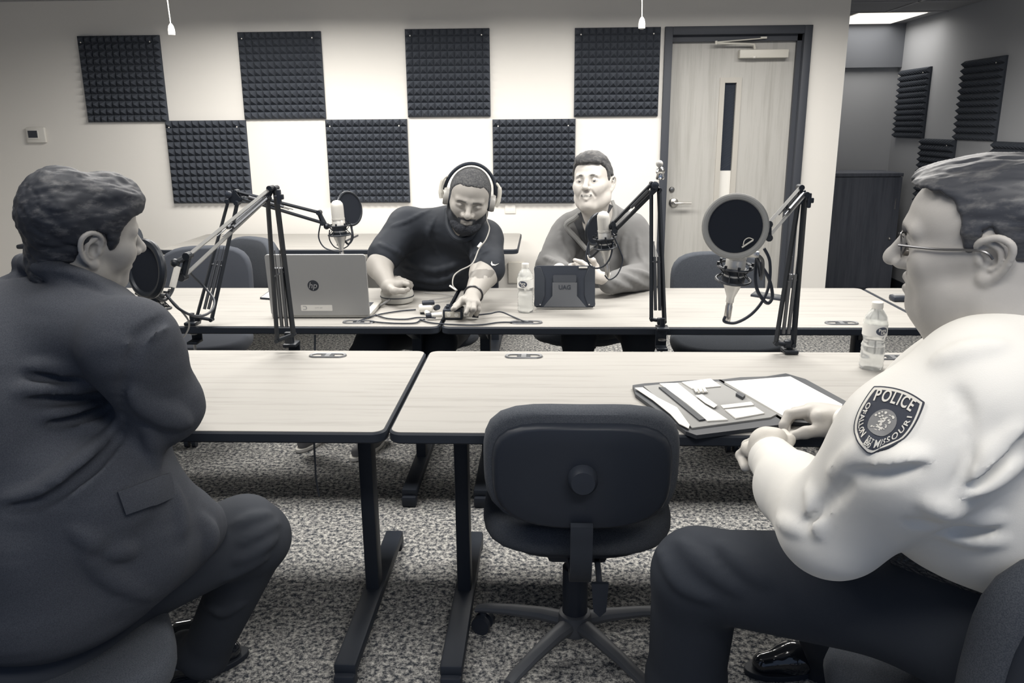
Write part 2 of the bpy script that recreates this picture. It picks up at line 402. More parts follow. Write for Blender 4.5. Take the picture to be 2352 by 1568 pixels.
def make_table(gx=(-TW / 2 + .32, TW / 2 - .32), gy=TD / 2 - .07):
    t = local_root(thing('training_table', 'x', 'table', (0, 0, 0)))
    poly = rrect(TW - .012, TD - .012, .028); poly2 = rrect(TW, TD, .034)
    MB().prism(poly, (0, 0, TZ - .0265), (1, 0, 0), (0, 1, 0), (0, 0, .0265)).build('tabletop', LAM, t, bevel=.0)
    n = len(poly); e = MB(); prof = [(.0, 0), (.004, .004), (.004, .024), (0, .028), (-.010, .0285), (-.010, 0)]
    vs = []; fs = []
    for (off, h) in prof:
        q = rrect(TW - .008 + off * 2, TD - .008 + off * 2, .032 + off)
        vs += [(a, b, TZ - .030 + h) for a, b in q]
    for k in range(len(prof)):
        for q in range(n):
            k2 = (k + 1) % len(prof); fs.append((k * n + q, k * n + (q + 1) % n, k2 * n + (q + 1) % n, k2 * n + q))
    e.add(vs, fs).build('edge_band', EDGE, t)
    MB().box((0, 0, TZ - .045), (TW - .34, .05, .028)).build('support_rail', DARKM, t)
    for sx in (-1, 1):
        x = sx * (TW / 2 - .14); l = MB()
        l.box((x, .02, .39), (.042, .062, .65), bev=.006)
        lo = l.build('leg', DARKM, t)
        b = MB(); b.prism([(-.30, 0), (.30, 0), (.26, -.022), (.06, -.10), (-.06, -.10), (-.26, -.022)], (x - .015, .0, TZ - .032), (0, 1, 0), (0, 0, 1), (.03, 0, 0))
        b.build('top_bracket', DARKM, lo)
        f = MB(); f.box((x, 0, .052), (.062, .76, .036), bev=.008)
        fo_ = f.build('foot_beam', DARKM, lo)
        for sy in (-1, 1):
            MB().box((x, sy * .375, .022), (.058, .045, .044), bev=.008).build('foot_glide', PLAS, lo)
    for x in gx: grommet(t, x, gy, TZ + .001)
    return t
tb = make_table()
tdef = [((-.396 - TW / 2 - .004, 1.888 + TD / 2), 0, 'light wood topped table at lower left, where the man in the suit jacket leans'),
        ((-.396 + TW / 2 + .004, 1.888 + TD / 2), 0, 'light wood topped table carrying the open padfolio, in front of the empty chair'),
        ((-.399 - TW / 2 - .004, 2.982 + TD / 2), PI, 'light wood topped table under the laptop'),
        ((-.399 + TW / 2 + .004, 2.982 + TD / 2), PI, 'light wood topped table under the tablet and the phone'),
        ((1.433 + TW / 2 + .006, 1.888 + TD / 2), 0, 'light table hidden behind the officer in the white shirt'),
        ((1.430 + TW / 2 + .012, 2.982 + TD / 2), PI, 'light table at the right holding only a small black gadget')]
for i, (xy, rz, lab) in enumerate(tdef):
    o = tb if i == 0 else copy_tree(tb)
    if i >= 1: o.name = 'training_table'
    o.location = (xy[0], xy[1], 0); o.rotation_euler.z = rz; tag(o, lab, 'table', 'training tables pushed together')
bx0, bx1 = P(362, 571, 4.95)[0], P(1190, 572, 4.95)[0]
o = copy_tree(tb); o.location = ((bx0 + bx1) / 2, 4.95 + TD / 2, 0); o.scale.x = (bx1 - bx0) / TW; tag(o, 'light table against the back wall behind the man with headphones', 'table')
for k in kids(o):
    if k.name.startswith('cable_grommet'):
        for q in kids(k): bpy.data.objects.remove(q)
        bpy.data.objects.remove(k)

# ------------------------------------------------------------------ office chair
def make_chair(fab=FAB, back_h=.30, w=.43, back_z=.715, star=.0):
    t = local_root(thing('office_chair', 'x', 'chair', (0, 0, 0)))
    # seat cushion : local +y is the front
    def cushion(n, sx, sy, th, cx, cy, cz, tilt=0, curve=0, ax='z', pw=3.2, crown=.012):
        m = MB(); vs = []; fs = []; N, K = 40, 9
        for k in range(K + 1):
            a = PI * k / K - PI / 2; rr = 1 - (1 - math.cos(a)) * .085 - (0 if abs(a) < 1.5 else .0); h = math.sin(a) * th / 2
            for i in range(N):
                b = 2 * PI * i / N; c, s_ = math.cos(b), math.sin(b)
                q = (abs(c) ** pw + abs(s_) ** pw) ** (-1 / pw)
                vs.append([c * q * sx / 2 * rr, s_ * q * sy / 2 * rr, h])
        for ring in (0, 1):   # close top and bottom with shrinking rings
            base = [vs[i] for i in range(N)] if ring == 0 else [vs[K * N + i] for i in range(N)]
        bot = []; top = []
        for s_ in (.7, .35):
            bot.append([[v[0] * s_, v[1] * s_, v[2] - crown * .3 * (1 - s_)] for v in vs[:N]]); top.append([[v[0] * s_, v[1] * s_, v[2] + crown * (1 - s_)] for v in vs[K * N:K * N + N]])
        rings = bot[::-1] + [vs[k * N:(k + 1) * N] for k in range(K + 1)] + top
        allv = [v for r in rings for v in r]
        fs = [(r * N + i, r * N + (i + 1) % N, (r + 1) * N + (i + 1) % N, (r + 1) * N + i) for r in range(len(rings) - 1) for i in range(N)]
        fs += [tuple(range(N - 1, -1, -1)), tuple((len(rings) - 1) * N + i for i in range(N))]
        out = []
        for x, y, z in allv:
            if ax == 'z': z2 = z - .05 * max(0, (y - .12)) ** 1 + curve * x * x; out.append((cx + x, cy + y, cz + z2))
            else:       # upright: y->z, z->y, curved round the sitter
                yy = z + curve * x * x + tilt * y; out.append((cx + x, cy + yy, cz + y))
        m.add(out, fs); return m
    cushion(40, .51, .46, .075, 0, .03, .445).build('seat', fab, t)
    sh = cushion(40, .40, .38, .03, 0, .02, .40); sh.build('seat_pan', PLAS, t)
    cushion(40, w, back_h, .075, 0, -.265, back_z, tilt=-.12, curve=.75, ax='y', pw=3.6).build('backrest', fab, t)
    cushion(40, w - .045, back_h - .04, .05, 0, -.300, back_z - .008, tilt=-.12, curve=.75, ax='y', pw=3.4).build('backrest_shell', PLAS, t)
    kb = MB(); kb.lathe([(.034, 0), (.034, .03), (.027, .042), (.0, .043)], (0, -.32, back_z - .0), (0, -1, 0)); kb.build('adjusting_knob', PLAS, t)
    j = MB(); pts = spl([(0, -.328, back_z - .12), (0, -.325, .53), (0, -.31, .44), (0, -.24, .385), (0, -.05, .375)], 6)
    for i in range(len(pts) - 1):
        a, b = pts[i], pts[i + 1]
    vs = []; fs = []
    for i, p in enumerate(pts):
        tdir = pts[min(i + 1, len(pts) - 1)] - pts[max(i - 1, 0)]; tdir /= np.linalg.norm(tdir); nn = np.cross(tdir, (1, 0, 0))
        for sx, sn in ((-1, -1), (1, -1), (1, 1), (-1, 1)): vs.append(p + np.array((sx * .026, 0, 0)) + nn * sn * .010)
    for i in range(len(pts) - 1):
        for k in range(4): fs.append((i * 4 + k, i * 4 + (k + 1) % 4, i * 4 + 4 + (k + 1) % 4, i * 4 + 4 + k))
    fs += [(3, 2, 1, 0), tuple(4 * (len(pts) - 1) + k for k in range(4))]
    j.add(vs, fs); j.build('back_support', BLK, t)
    g = MB(); g.box((0, 0, .37), (.16, .24, .05), bev=.015); g.cyl((0, 0, .10), (0, 0, .37), .027); g.cyl((0, 0, .07), (0, 0, .27), .036); g.build('gas_column', PLAS, t)
    lv = MB().tube(spl([(.08, 0, .37), (.13, -.01, .37), (.16, -.02, .365)], 4), .007, 8); lv.box((.185, -.024, .36), (.06, .03, .012), bev=.004); lv.build('height_lever', PLAS, t)
    lv = MB().tube(spl([(.05, -.09, .37), (.052, -.16, .36), (.055, -.20, .32)], 4), .008, 8); lv.prism([(-.022, 0), (.022, 0), (.016, -.075), (0, -.09), (-.016, -.075)], (.055, -.205, .34), (1, 0, 0), (0, .1, 1), (0, .012, 0)); lv.build('tilt_paddle', PLAS, t)
    b = MB(); b.lathe([(.045, .065), (.05, .09), (.045, .125), (.036, .13)]); hub = b.build('base_hub', mat('base_plastic', (.075, .08, .09), .5), t)
    for k in range(5):
        a = star + 2 * PI * k / 5 + PI / 2; c, s_ = math.cos(a), math.sin(a); m = MB()
        vs = []; fs = []
        for i, (r, z, hw, hh) in enumerate(((.03, .097, .026, .022), (.10, .098, .022, .020), (.20, .090, .019, .016), (.28, .078, .018, .013), (.305, .070, .016, .010))):
            for q in range(10):
                an = 2 * PI * q / 10; o_ = hw * math.cos(an); h_ = hh * math.sin(an)
                vs.append((c * r - s_ * o_, s_ * r + c * o_, z + h_))
        for i in range(4):
            for q in range(10): fs.append((i * 10 + q, i * 10 + (q + 1) % 10, (i + 1) * 10 + (q + 1) % 10, (i + 1) * 10 + q))
        fs += [tuple(range(10)), tuple(range(49, 39, -1))]
        m.add(vs, fs); lg = m.build('leg', MATS['base_plastic'], t)
        cs = MB(); cc = np.array((c * .285, s_ * .285, .0)); sd = np.array((-s_, c, 0))
        for q in (-1, 1): cs.cyl(cc + sd * q * .008 + (0, 0, .028), cc + sd * q * .026 + (0, 0, .028), .028)
        cs.cyl(cc + (0, 0, .03), cc + (0, 0, .07), .011); cs.build('caster', PLAS, lg)
    return t
ch = make_chair(w=.47, back_h=.315, back_z=.688); ch.location = (.085, 2.07, 0); ch.rotation_euler.z = -.0
tag(ch, 'empty black office chair in the foreground centre with its back to us', 'chair', 'office chairs')
def chair_at(x, y, rz, lab, name='office_chair'):
    o = copy_tree(ch); o.location = (x, y, 0); o.rotation_euler.z = rz; tag(o, lab); return o
p = P(1622, 640, 4.12); chair_at(p[0] + .05, 3.86, PI, 'empty dark office chair behind the far table, beneath the large round pop filter')
p = P(490, 580, 4.45); chair_at(p[0] - .02, 4.50, PI - .65, 'black office chair turned aside in front of the back table, behind the boom arms')
chair_at(P(990, 700, 4.1)[0], 4.12, PI, 'office chair the man with headphones sits on')
chair_at(P(1378, 700, 4.2)[0] - .10, 4.20, PI, 'office chair the smiling man in the pullover sits on')
c5 = make_chair(fab=FABG, back_h=.36, w=.47, back_z=.70); p = P(520, 650, 3.95)
c5.location = (p[0] - .13, 3.86, 0); c5.rotation_euler.z = PI + .12; tag(c5, 'grey backed chair tucked behind the far left table', 'chair', 'office chairs')

c6 = make_chair(back_h=.40, w=.47, back_z=.74); c6.location = (.80, 1.27, 0); c6.rotation_euler.z = .12; tag(c6, 'office chair the officer sits on, its back at the lower right corner', 'chair', 'office chairs')
p = P(110, 1400, 1.45); chair_at(p[0], 1.38, -1.0, 'office chair under the man in the suit jacket')
p = P(50, 566, 5.2); c7 = chair_at(p[0] + .46, 5.2, PI, 'chair by the back wall with a black armrest showing behind the suited neck')
aw = MB(); aw.box((.345, .02, .742), (.115, .26, .028), bev=.01).build('armrest', PLAS, None).parent = c7
aw = MB(); aw.box((.337, .02, .60), (.05, .06, .27), bev=.012); aw.box((.21, .02, .43), (.40, .06, .03), bev=.008); aw.build('armrest_post', PLAS, None).parent = c7
# ------------------------------------------------------------------ boom arms, microphones, pop filters
BAR = mat('boom_black', (.020, .024, .031), .38, metal=.3)
GREYB = mat('boom_worn_bar', (.30, .30, .295), .4, metal=.3)
SPRING = mat('spring_steel', (.10, .105, .115), .4, metal=.7)
MICS = mat('microphone_silver', (.66, .645, .61), .38, metal=.45)
GRIL = mat('microphone_grille', (.58, .565, .53), .6, metal=.35, bump=((900, 900, 900), .8, .001, 1))
MESHB = mat('pop_filter_cloth', (.018, .021, .028), .9, spec=.1)
def arm_pair(a0, a1, b0, b1, name, parent, m, r=.0065, spring=True, r2=None):
    mb = MB(); mb.tube([a0, a1], r, 4); mb.tube([b0, b1], r if r2 is None else r2, 4)
    o = mb.build(name, m, parent, smooth=False)
    if spring:
        c0, c1 = (np.array(a0) + b0) / 2, (np.array(a1) + b1) / 2; d = c1 - c0; L = np.linalg.norm(d)
        sp = MB()
        for q in (-1, 1):
            off = np.array((.008 * q, 0, 0)); s0 = c0 + d * .08 + off; s1 = c0 + d * .50 + off; ax = (s1 - s0) / np.linalg.norm(s1 - s0)
            sp.tube([s0, s1], .0062, 8)
            sp.tube([s1, c0 + d * .62 + off], .0016, 5)
        sp.build('spring', SPRING, o)
        cb = MB(); mid = .46; cb.tube([np.array(a0) + (np.array(a1) - a0) * mid, np.array(b0) + (np.array(b1) - b0) * mid], .004, 6); cb.build('cross_brace', SPRING, o)
    return o
def boom(label, base, bars, elbow, upper, tip, mats=(BAR, BAR), r=(.0065, .0065), clampz=True, knob=None):
    """bars = (a0,a1,b0,b1); upper the same; base = point on the table edge"""
    base = np.array(base); t = thing('boom_arm', label, 'microphone boom arm', base, group='scissor boom arms clamped to the tables')
    c = MB(); z = base[2]
    c.box(base + (0, .012, .008), (.045, .060, .012), bev=.003); c.box(base + (0, .038, -.030), (.040, .010, .086), bev=.002); c.box(base + (0, .012, -.068), (.040, .055, .010), bev=.002)
    cl = c.build('clamp', BAR, t)
    s = MB(); s.cyl(base + (0, .008, -.064), base + (0, .008, -.125), .005); s.box(base + (0, .008, -.128), (.045, .008, .012), bev=.003); s.lathe([(.014, 0), (.014, .004)], base + (0, .008, -.0335), (0, 0, -1)); s.build('clamp_screw', STEEL, cl)
    piv = (np.array(bars[0]) + bars[2]) / 2
    f = MB(); f.cyl(base + (0, .012, .01), base + (0, .012, .045), .010); f.box((piv + base + (0, .012, .03)) / 2 + (0, 0, 0), (.022, .02, max(.02, abs(piv[2] - base[2]) * .8)), bev=.003)
    for p_ in (bars[0], bars[2]): f.cyl(np.array(p_) + (0, -.012, 0), np.array(p_) + (0, .012, 0), .007)
    f.tube([np.array(bars[0]), np.array(bars[2])], .007, 8)
    f.build('swivel_base', BAR, t)
    arm_pair(*bars, 'lower_arm', t, mats[0], r[0], r2=r[0] * 1.2)
    e = np.array(elbow); eb = MB()
    pts4 = [np.array(q) for q in (bars[1], bars[3], upper[0], upper[2])]
    for y in (-.012, .010):
        cc = sum(pts4) / 4
        ang = sorted(pts4, key=lambda q: math.atan2(q[2] - cc[2], q[0] - cc[0]))
        poly = [((q[0] - cc[0]) * 1.25, (q[2] - cc[2]) * 1.25) for q in ang]
        eb.prism(poly, cc + (0, y, 0), (1, 0, 0), (0, 0, 1), (0, .003, 0))
    for q in pts4: eb.lathe([(.0085, -.018), (.0085, .018)], q, (0, 1, 0), 10)
    eo = eb.build('elbow_joint', BAR, t)
    kb = MB(); kp = e if knob is None else np.array(knob)
    if knob is not None: kb.cyl(e, kp, .005); kb.box(kp, (.012, .016, .045), bev=.004); kb.box(kp + (.004, 0, 0), (.02, .012, .016), bev=.003)
    else: kb.lathe([(.013, 0), (.013, .014), (.008, .017)], e + (0, -.014, 0), (0, -1, 0), 12)
    kb.build('wing_knob', PLAS, eo)
    arm_pair(*upper, 'upper_arm', t, mats[1], r[1])
    tm = MB(); tp = np.array(tip); q0, q1 = np.array(upper[1]), np.array(upper[3]); cc = (q0 + q1 + tp) / 3
    tm.tube([q0, q1], .010, 8); tm.tube([q0, tp], .008, 8); tm.tube([q1, tp], .006, 8)
    tm.lathe([(.010, -.015), (.010, .015)], q0, (0, 1, 0), 10); tm.lathe([(.010, -.015), (.010, .015)], q1, (0, 1, 0), 10); tm.ball(tp, .012)
    tm.build('tip_bracket', BAR, t)
    return t
def microphone(label, c, ax, L=.15, r=.024, xlr=None, mount=True):
    """c = centre of the body, ax = direction of its grille end"""
    ax = np.array(ax, float); ax /= np.linalg.norm(ax); c = np.array(c)
    t = thing('condenser_microphone', label, 'microphone', c, group='silver studio microphones')
    b = MB(); b.lathe([(r * .98, 0), (r, .003), (r, .065), (r * .9, .070)], c - ax * .072, ax, 24); b.build('body', MICS, t)
    g = MB(); g.lathe([(r * .97, 0), (r * .97, .050), (r * .90, .062), (r * .6, .072), (r * .2, .0755), (.001, .076)], c, ax, 24); g.lathe([(r * 1.02, -.003), (r * 1.02, .004)], c, ax, 24); g.build('grille', GRIL, t)
    k = MB(); k.lathe([(r * .4, 0), (.0105, .004), (.0105, .014), (r * .95, .052), (r * .98, .055)], c - ax * .127, ax, 24); k.build('tapered_end', MICS, t)
    x = MB(); x.lathe([(.007, -.062), (.0095, -.055), (.0095, -.012), (.0085, -.01), (.0085, .004)], c - ax * .127, ax, 16); x.build('plug', STEEL, t)
    if mount:
        m = MB(); u = np.cross(ax, (0, 1, 0)); u /= np.linalg.norm(u); w = np.cross(ax, u)
        cc = c - ax * .045
        for h, R_ in ((-.018, r * 1.75), (.020, r * 1.75)):
            m.tube([cc + ax * h + R_ * (u * math.cos(a) + w * math.sin(a)) for a in np.linspace(0, 2 * PI, 25)[:-1]], .0035, 6, closed=True)
        for h in (-.022, .0): m.lathe([(r * 1.15, h), (r * 1.15, h + .016)], cc, ax, 20)
        for i in range(8):
            a = i * PI / 4; a2 = a + .35; p_ = cc + ax * .02 + r * 1.75 * (u * math.cos(a) + w * math.sin(a)); q_ = cc - ax * .018 + r * 1.75 * (u * math.cos(a2) + w * math.sin(a2)); mid = cc + r * 1.12 * (u * math.cos(a + .17) + w * math.sin(a + .17))
            m.tube([p_, mid], .0015, 5); m.tube([q_, mid], .0015, 5)
            m.tube([p_, p_ + ax * .010], .004, 6)
        m.build('shock_mount', BAR, t)
    return t
def pop_filter(label, c, nrm, R_=.078, rim=.0085, face_m=MESHB, rim_m=None, goose=None, foam=False):
    nrm = np.array(nrm, float); nrm /= np.linalg.norm(nrm); c = np.array(c)
    t = thing('pop_filter', label, 'pop filter', c, group='round pop filters')
    u = np.cross(nrm, (0, 0, 1)); u /= np.linalg.norm(u); w = np.cross(nrm, u)
    circ = [c + R_ * (u * math.cos(a) + w * math.sin(a)) for a in np.linspace(0, 2 * PI, 49)[:-1]]
    MB().tube(circ, rim, 10, closed=True).build('rim', rim_m or BAR, t)
    MB().lathe([(.001, -.002), (R_ * .6, -.0022), (R_, -.002), (R_, .002), (R_ * .6, .0022), (.001, .002)], c, nrm, 48).build('mesh_screen', face_m, t)
    if goose is not None:
        MB().tube(spl(goose, 8), .0045, 8).build('gooseneck', BAR, t)
    return t
def cable(name, label, pts, r=.0032, m=PLAS, cat='cable', n=8, group=None):
    return tag(MB().tube(spl(pts, n), r, 8).build(name, m), label, cat, group)

# M1 near left
Yb = 2.63; base = PZ(668, 797, TZ)
boom('boom gallows with pale worn upper bars clamped on the lower left table edge', base,
     (P(637, 782, 2.62), P(614, 446, 2.50), P(674, 768, 2.63), P(632, 432, 2.50)), P(630, 452, 2.47),
     (P(622, 432, 2.47), P(432, 587, 2.12), P(614, 456, 2.47), P(421, 636, 2.12)), P(402, 604, 2.10), (BAR, GREYB), (.0075, .0062), knob=P(641, 452, 2.47))
# lighter stem at the tip
s_ = P(397, 655, 2.08)
t = microphone('studio microphone held at the mouth of the man in the suit jacket', P(352, 652, 2.08), (.05, .1, 1), mount=True)
pop_filter('black pop filter right in front of the suit man mouth', P(336, 618, 1.98), (-.50, -.85, .10), .066, .010, goose=[P(350, 672, 1.98), P(375, 690, 2.02), P(395, 668, 2.07), P(400, 640, 2.09)])
tag(MB().tube([P(408, 612, 2.10), P(396, 660, 2.08)], .0085, 10).build('mic_holder', mat('bright_bar', (.68, .66, .62), .4)), 'bright short stem hanging from the tip of the pale boom bars', 'mic holder')
cable('microphone_cable', 'black cable looping below the left boom arm tip', [P(382, 676, 2.03), P(410, 708, 2.0), P(450, 726, 2.05), P(483, 716, 2.12), P(492, 690, 2.2), P(470, 660, 2.25), P(438, 628, 2.2), P(425, 612, 2.15)], .0036)
cable('microphone_cable', 'thin black cable dropping beside the jacket shoulder to the table edge', [P(384, 680, 2.03), P(415, 712, 2.1), P(434, 740, 2.2), P(428, 765, 2.35), P(405, 792, 2.5)], .0026)
# M2 far left
base = PZ(440, 747, TZ)
boom('boom arm on the far left table reaching right toward the man with headphones', base + (0, 0, 0),
     (P(452, 728, 2.98), P(524, 462, 3.08), P(486, 734, 2.98), P(545, 466, 3.08)), P(530, 446, 3.1),
     (P(543, 440, 3.1), P(733, 488, 3.28), P(556, 456, 3.1), P(742, 512, 3.28)), P(750, 520, 3.28))
microphone('silver microphone standing upright behind the open laptop', P(777, 503, 3.30), (-.04, 0, 1), r=.026)
pop_filter('black pop filter tilted beside the upright silver microphone', P(803, 479, 3.36), (.86, -.5, .18), .067, .0055, goose=[P(806, 516, 3.35), P(810, 545, 3.33), P(800, 560, 3.31), P(789, 548, 3.30)])
cable('microphone_cable', 'black cable hanging from the boom tip behind the laptop', [P(736, 515, 3.28), P(732, 545, 3.28), P(745, 568, 3.27), P(772, 577, 3.26), P(785, 577, 3.28)], .0028)
cable('microphone_cable', 'short black cable curling under the upright microphone', [P(757, 528, 3.30), P(757, 550, 3.3), P(770, 568, 3.30), P(790, 570, 3.3), P(805, 555, 3.31), P(809, 520, 3.34)], .0024)
# M3 right, far table
base = PZ(1522, 760, TZ)
boom('boom arm on the far right table with a little silver figure on its elbow', base,
     (P(1496, 733, 2.96), P(1496, 442, 3.0), P(1526, 738, 2.97), P(1514, 436, 3.0)), P(1503, 424, 3.0),
     (P(1497, 422, 3.0), P(1408, 513, 3.12), P(1508, 434, 3.0), P(1412, 530, 3.12)), P(1402, 520, 3.13), r=(.007, .0075))
microphone('silver microphone held in front of the smiling man', P(1388, 530, 3.14), (-.1, -.1, 1), r=.025)
pop_filter('black pop filter in front of the smiling man chest', P(1370, 526, 3.24), (-.72, .66, .15), .062, .0055, goose=[P(1352, 560, 3.22), P(1355, 590, 3.2), P(1375, 575, 3.17), P(1382, 560, 3.15)])
cable('microphone_cable', 'black cable hanging in a loop over the pullover', [P(1352, 556, 3.18), P(1347, 590, 3.16), P(1360, 614, 3.14), P(1385, 612, 3.12), P(1402, 590, 3.12), P(1408, 555, 3.13)], .0034)
cable('microphone_cable', 'thin black cable dangling down beside the pullover sleeve', [P(1404, 530, 3.14), P(1424, 575, 3.14), P(1430, 600, 3.14), P(1418, 630, 3.13), P(1400, 642, 3.13), P(1389, 632, 3.13)], .0026)
f0 = P(1516, 412, 3.0); t = thing('figurine', 'small silver figure topped by a round ball on the boom elbow', 'ornament', f0)
MB().lathe([(.014, 0), (.016, .004), (.013, .016), (.017, .028), (.012, .040), (.004, .046)], f0, n=14).build('figure_body', CHROME, t)
MB().ball(f0 + (-.004, 0, .055), .0125).build('ball', mat('grey_ball', (.42, .41, .39), .4), t)
# M4 right near
base = PZ(1815, 812, TZ)
boom('boom arm nearest the officer clamped behind the water bottle table', base,
     (P(1782, 788, 2.62), P(1834, 462, 2.52), P(1822, 792, 2.64), P(1849, 446, 2.52)), P(1846, 438, 2.5),
     (P(1838, 430, 2.5), P(1764, 514, 2.28), P(1850, 446, 2.5), P(1764, 545, 2.28)), P(1742, 548, 2.24), (BAR, GREYB), (.0078, .0062), knob=P(1858, 460, 2.5))
mc = P(1692, 590, 2.17)
microphone('silver microphone hanging upside down under the large pop filter', mc, np.array(P(1700, 540, 2.15)) - P(1683, 650, 2.17), r=.026)
pt = pop_filter('large round pop filter with grey rim facing the camera', P(1689, 520, 2.09), (-.16, -1, .10), .0745, .0085, rim_m=mat('filter_rim_grey', (.26, .26, .25), .55), goose=[P(1735, 582, 2.10), P(1752, 600, 2.14), P(1748, 640, 2.18), P(1742, 600, 2.2), P(1735, 580, 2.22)])
lg = MB(); 
for a_ in ((P(1704, 568, 2.075), P(1730, 551, 2.075)),): lg.tube([a_[0], a_[1]], .0022, 6)
lg.tube(spl([P(1707, 563, 2.075), P(1710, 552, 2.075), P(1720, 546, 2.075), P(1731, 550, 2.075)], 5), .0013, 6)
lg.build('emblem', mat('emblem_cream', (.62, .60, .54), .5), pt)
MB().box(P(1722, 583, 2.11), (.045, .025, .016), bev=.004).build('filter_bracket', STEEL, pt)
cable('microphone_cable', 'thick black cable looping under the upside down microphone', [P(1666, 726, 2.17), P(1664, 738, 2.17), P(1690, 741, 2.18), P(1725, 722, 2.2), P(1752, 690, 2.22), P(1767, 650, 2.24), P(1768, 600, 2.24), P(1755, 570, 2.24)], .0042)
cable('microphone_cable', 'black cable doubled in a narrow loop beside the boom bars', [P(1738, 592, 2.22), P(1735, 640, 2.22), P(1742, 672, 2.22), P(1762, 696, 2.23), P(1774, 680, 2.24), P(1766, 640, 2.24), P(1742, 600, 2.23)], .0048)

# ------------------------------------------------------------------ things on the tables
def slab(name, px, z, th, m, parent=None, bev=0):
    pts = [PZ(x, y, z + th) for x, y in px]
    return MB().prism([(p[0], p[1]) for p in pts], (0, 0, z), (1, 0, 0), (0, 1, 0), (0, 0, th)).build(name, m, parent, smooth=False)
# laptop
lb0, lb1 = PZ(624, 727, TZ + .006), PZ(852, 727, TZ + .006); lc = (lb0 + lb1) / 2; lw = np.linalg.norm(lb1 - lb0); lrz = math.atan2(lb1[1] - lb0[1], lb1[0] - lb0[0])
t = local_root(thing('laptop', 'silver laptop seen from behind with a round dark logo and a label strip', 'laptop', (lc[0], lc[1], TZ), lrz))
LAPS = mat('laptop_silver', (.36, .36, .355), .45, metal=.15, bump=((900, 900, 900), .15, .0005, 2))
MB().box((0, .125, .011), (lw, .25, .018), bev=.005).build('keyboard_base', mat('laptop_base', (.5, .49, .46), .45, metal=.2), t)
MB().box((0, .13, .0205), (lw * .86, .14, .002)).build('keyboard', PLAS, t)
th_ = .10; up = np.array((0, -math.sin(th_), math.cos(th_))); nn = np.array((0, -math.cos(th_), -math.sin(th_)))
lh = .246
lid = MB(); lid.prism(rrect(lw - .004, lh, .012), np.array((0, .0, .014)) + up * lh / 2, (1, 0, 0), up, nn * .008); lo = lid.build('lid', LAPS, t, bevel=.0015)
MB().prism(rrect(lw - .02, lh - .02, .004), np.array((0, .0015, .014)) + up * lh / 2, (1, 0, 0), up, nn * -.001).build('screen', BLK, lo)
lcx = PZ(732, 727, TZ)[0] - lc[0]; lgc = np.array((lcx, 0, .014)) + up * .122 + nn * .0082
MB().lathe([(.022, 0), (.022, .0006)], lgc, nn, 32).build('logo', mat('logo_dark', (.035, .04, .05), .3), lo)
vs, fs = text_mesh('hp', .034, .0004)
MB().add([lgc + nn * .001 + np.array((1, 0, 0)) * (v[0] + .25 * v[1]) + up * v[1] + nn * v[2] for v in vs], fs).build('lettering', mat('logo_light', (.35, .35, .35), .3), lo, smooth=False)
sc = np.array((lcx + .005, 0, .014)) + up * .031 + nn * .0082
sk = MB().prism(rrect(.124, .024, .003), sc, (1, 0, 0), up, nn * .0005).build('sticker', PAPER, lo)
g_ = MB(); g_.prism([(-.054, -.008), (-.043, -.008), (-.038, -.004), (-.038, .004), (-.043, .008), (-.054, .008), (-.054, .005), (-.045, .005), (-.042, .002), (-.042, -.002), (-.045, -.005), (-.054, -.005)], sc + nn * .0006, (1, 0, 0), up, nn * .0003)
vs, fs = text_mesh('CITY OF', .008, .0002)
g_.add([sc + nn * .0007 + np.array((1, 0, 0)) * (v[0] + .008) + up * v[1] + nn * v[2] for v in vs], fs); g_.build('printing', mat('print_grey', (.38, .38, .38), .6), sk, smooth=False)
t = thing('notebook', 'thin notebook sticking out to the left of the laptop', 'notebook', PZ(610, 680, TZ))
slab('cover', [(597, 683), (624, 685), (624, 667), (619, 667)], TZ + .002, .006, EDGE, t); slab('pages', [(600, 682), (624, 684), (624, 668), (620, 668)], TZ + .008, .001, PAPER, t)
# tablet in a rugged case
b0, b1 = PZ(1230, 708, TZ), PZ(1364, 711, TZ); tc = (b0 + b1) / 2; tw = np.linalg.norm(b1 - b0)
t = local_root(thing('tablet_computer', 'tablet in a black rugged folding case propped on the table', 'tablet', (tc[0], tc[1], TZ), .0))
an = .22; up = np.array((0, math.sin(an), math.cos(an))); nn = np.array((0, -math.cos(an), math.sin(an))); X1 = np.array((1, 0, 0)); th = .172
def tp(x, y, h=0): return np.array((0, .01, .004)) + X1 * x + up * y + nn * h
body = MB(); w2 = tw / 2 + .006
pl = [(-w2 + .01, 0), (w2 - .01, 0), (w2, .012), (w2 - .006, th * .5), (w2 - .002, th - .012), (w2 - .012, th), (-w2 + .010, th), (-w2, th - .012), (-w2 + .006, th * .5), (-w2, .012)]
body.prism(pl, tp(0, 0), X1, up, nn * .014); bo = body.build('case_shell', PLAS, t, bevel=.002)
for sx in (-1, 1):
    rb = MB(); rb.prism([(sx * (w2 - .002), .004), (sx * (w2 - .03), .004), (sx * (w2 - .045), .05), (sx * (w2 - .045), .12), (sx * (w2 - .028), th - .008), (sx * (w2 - .002), th - .004)], tp(0, 0, .014), X1, up, nn * .004); rb.build('corner_armor', BLK, bo, bevel=.0015)
ft = MB(); ft.prism([(-.088, 0), (.088, 0), (.05, .045), (.05, .10), (-.05, .10), (-.05, .045)], tp(0, .002, .02), X1, up, nn * .004); fo2 = ft.build('kickstand_flap', mat('flap_grey', (.085, .09, .10), .6), t, bevel=.001)
MB().prism(rrect(.095, .03, .006), tp(0, .118, .018), X1, up, nn * .002).build('flap_hinge', mat('hinge_grey', (.04, .045, .055), .5), t)
vs, fs = text_mesh('UAG', .024, .0006, True); MB().add([tp(v[0], .082 + v[1], .0245 + v[2]) for v in vs], fs).build('lettering', BLK, fo2, smooth=False)
sn = MB()
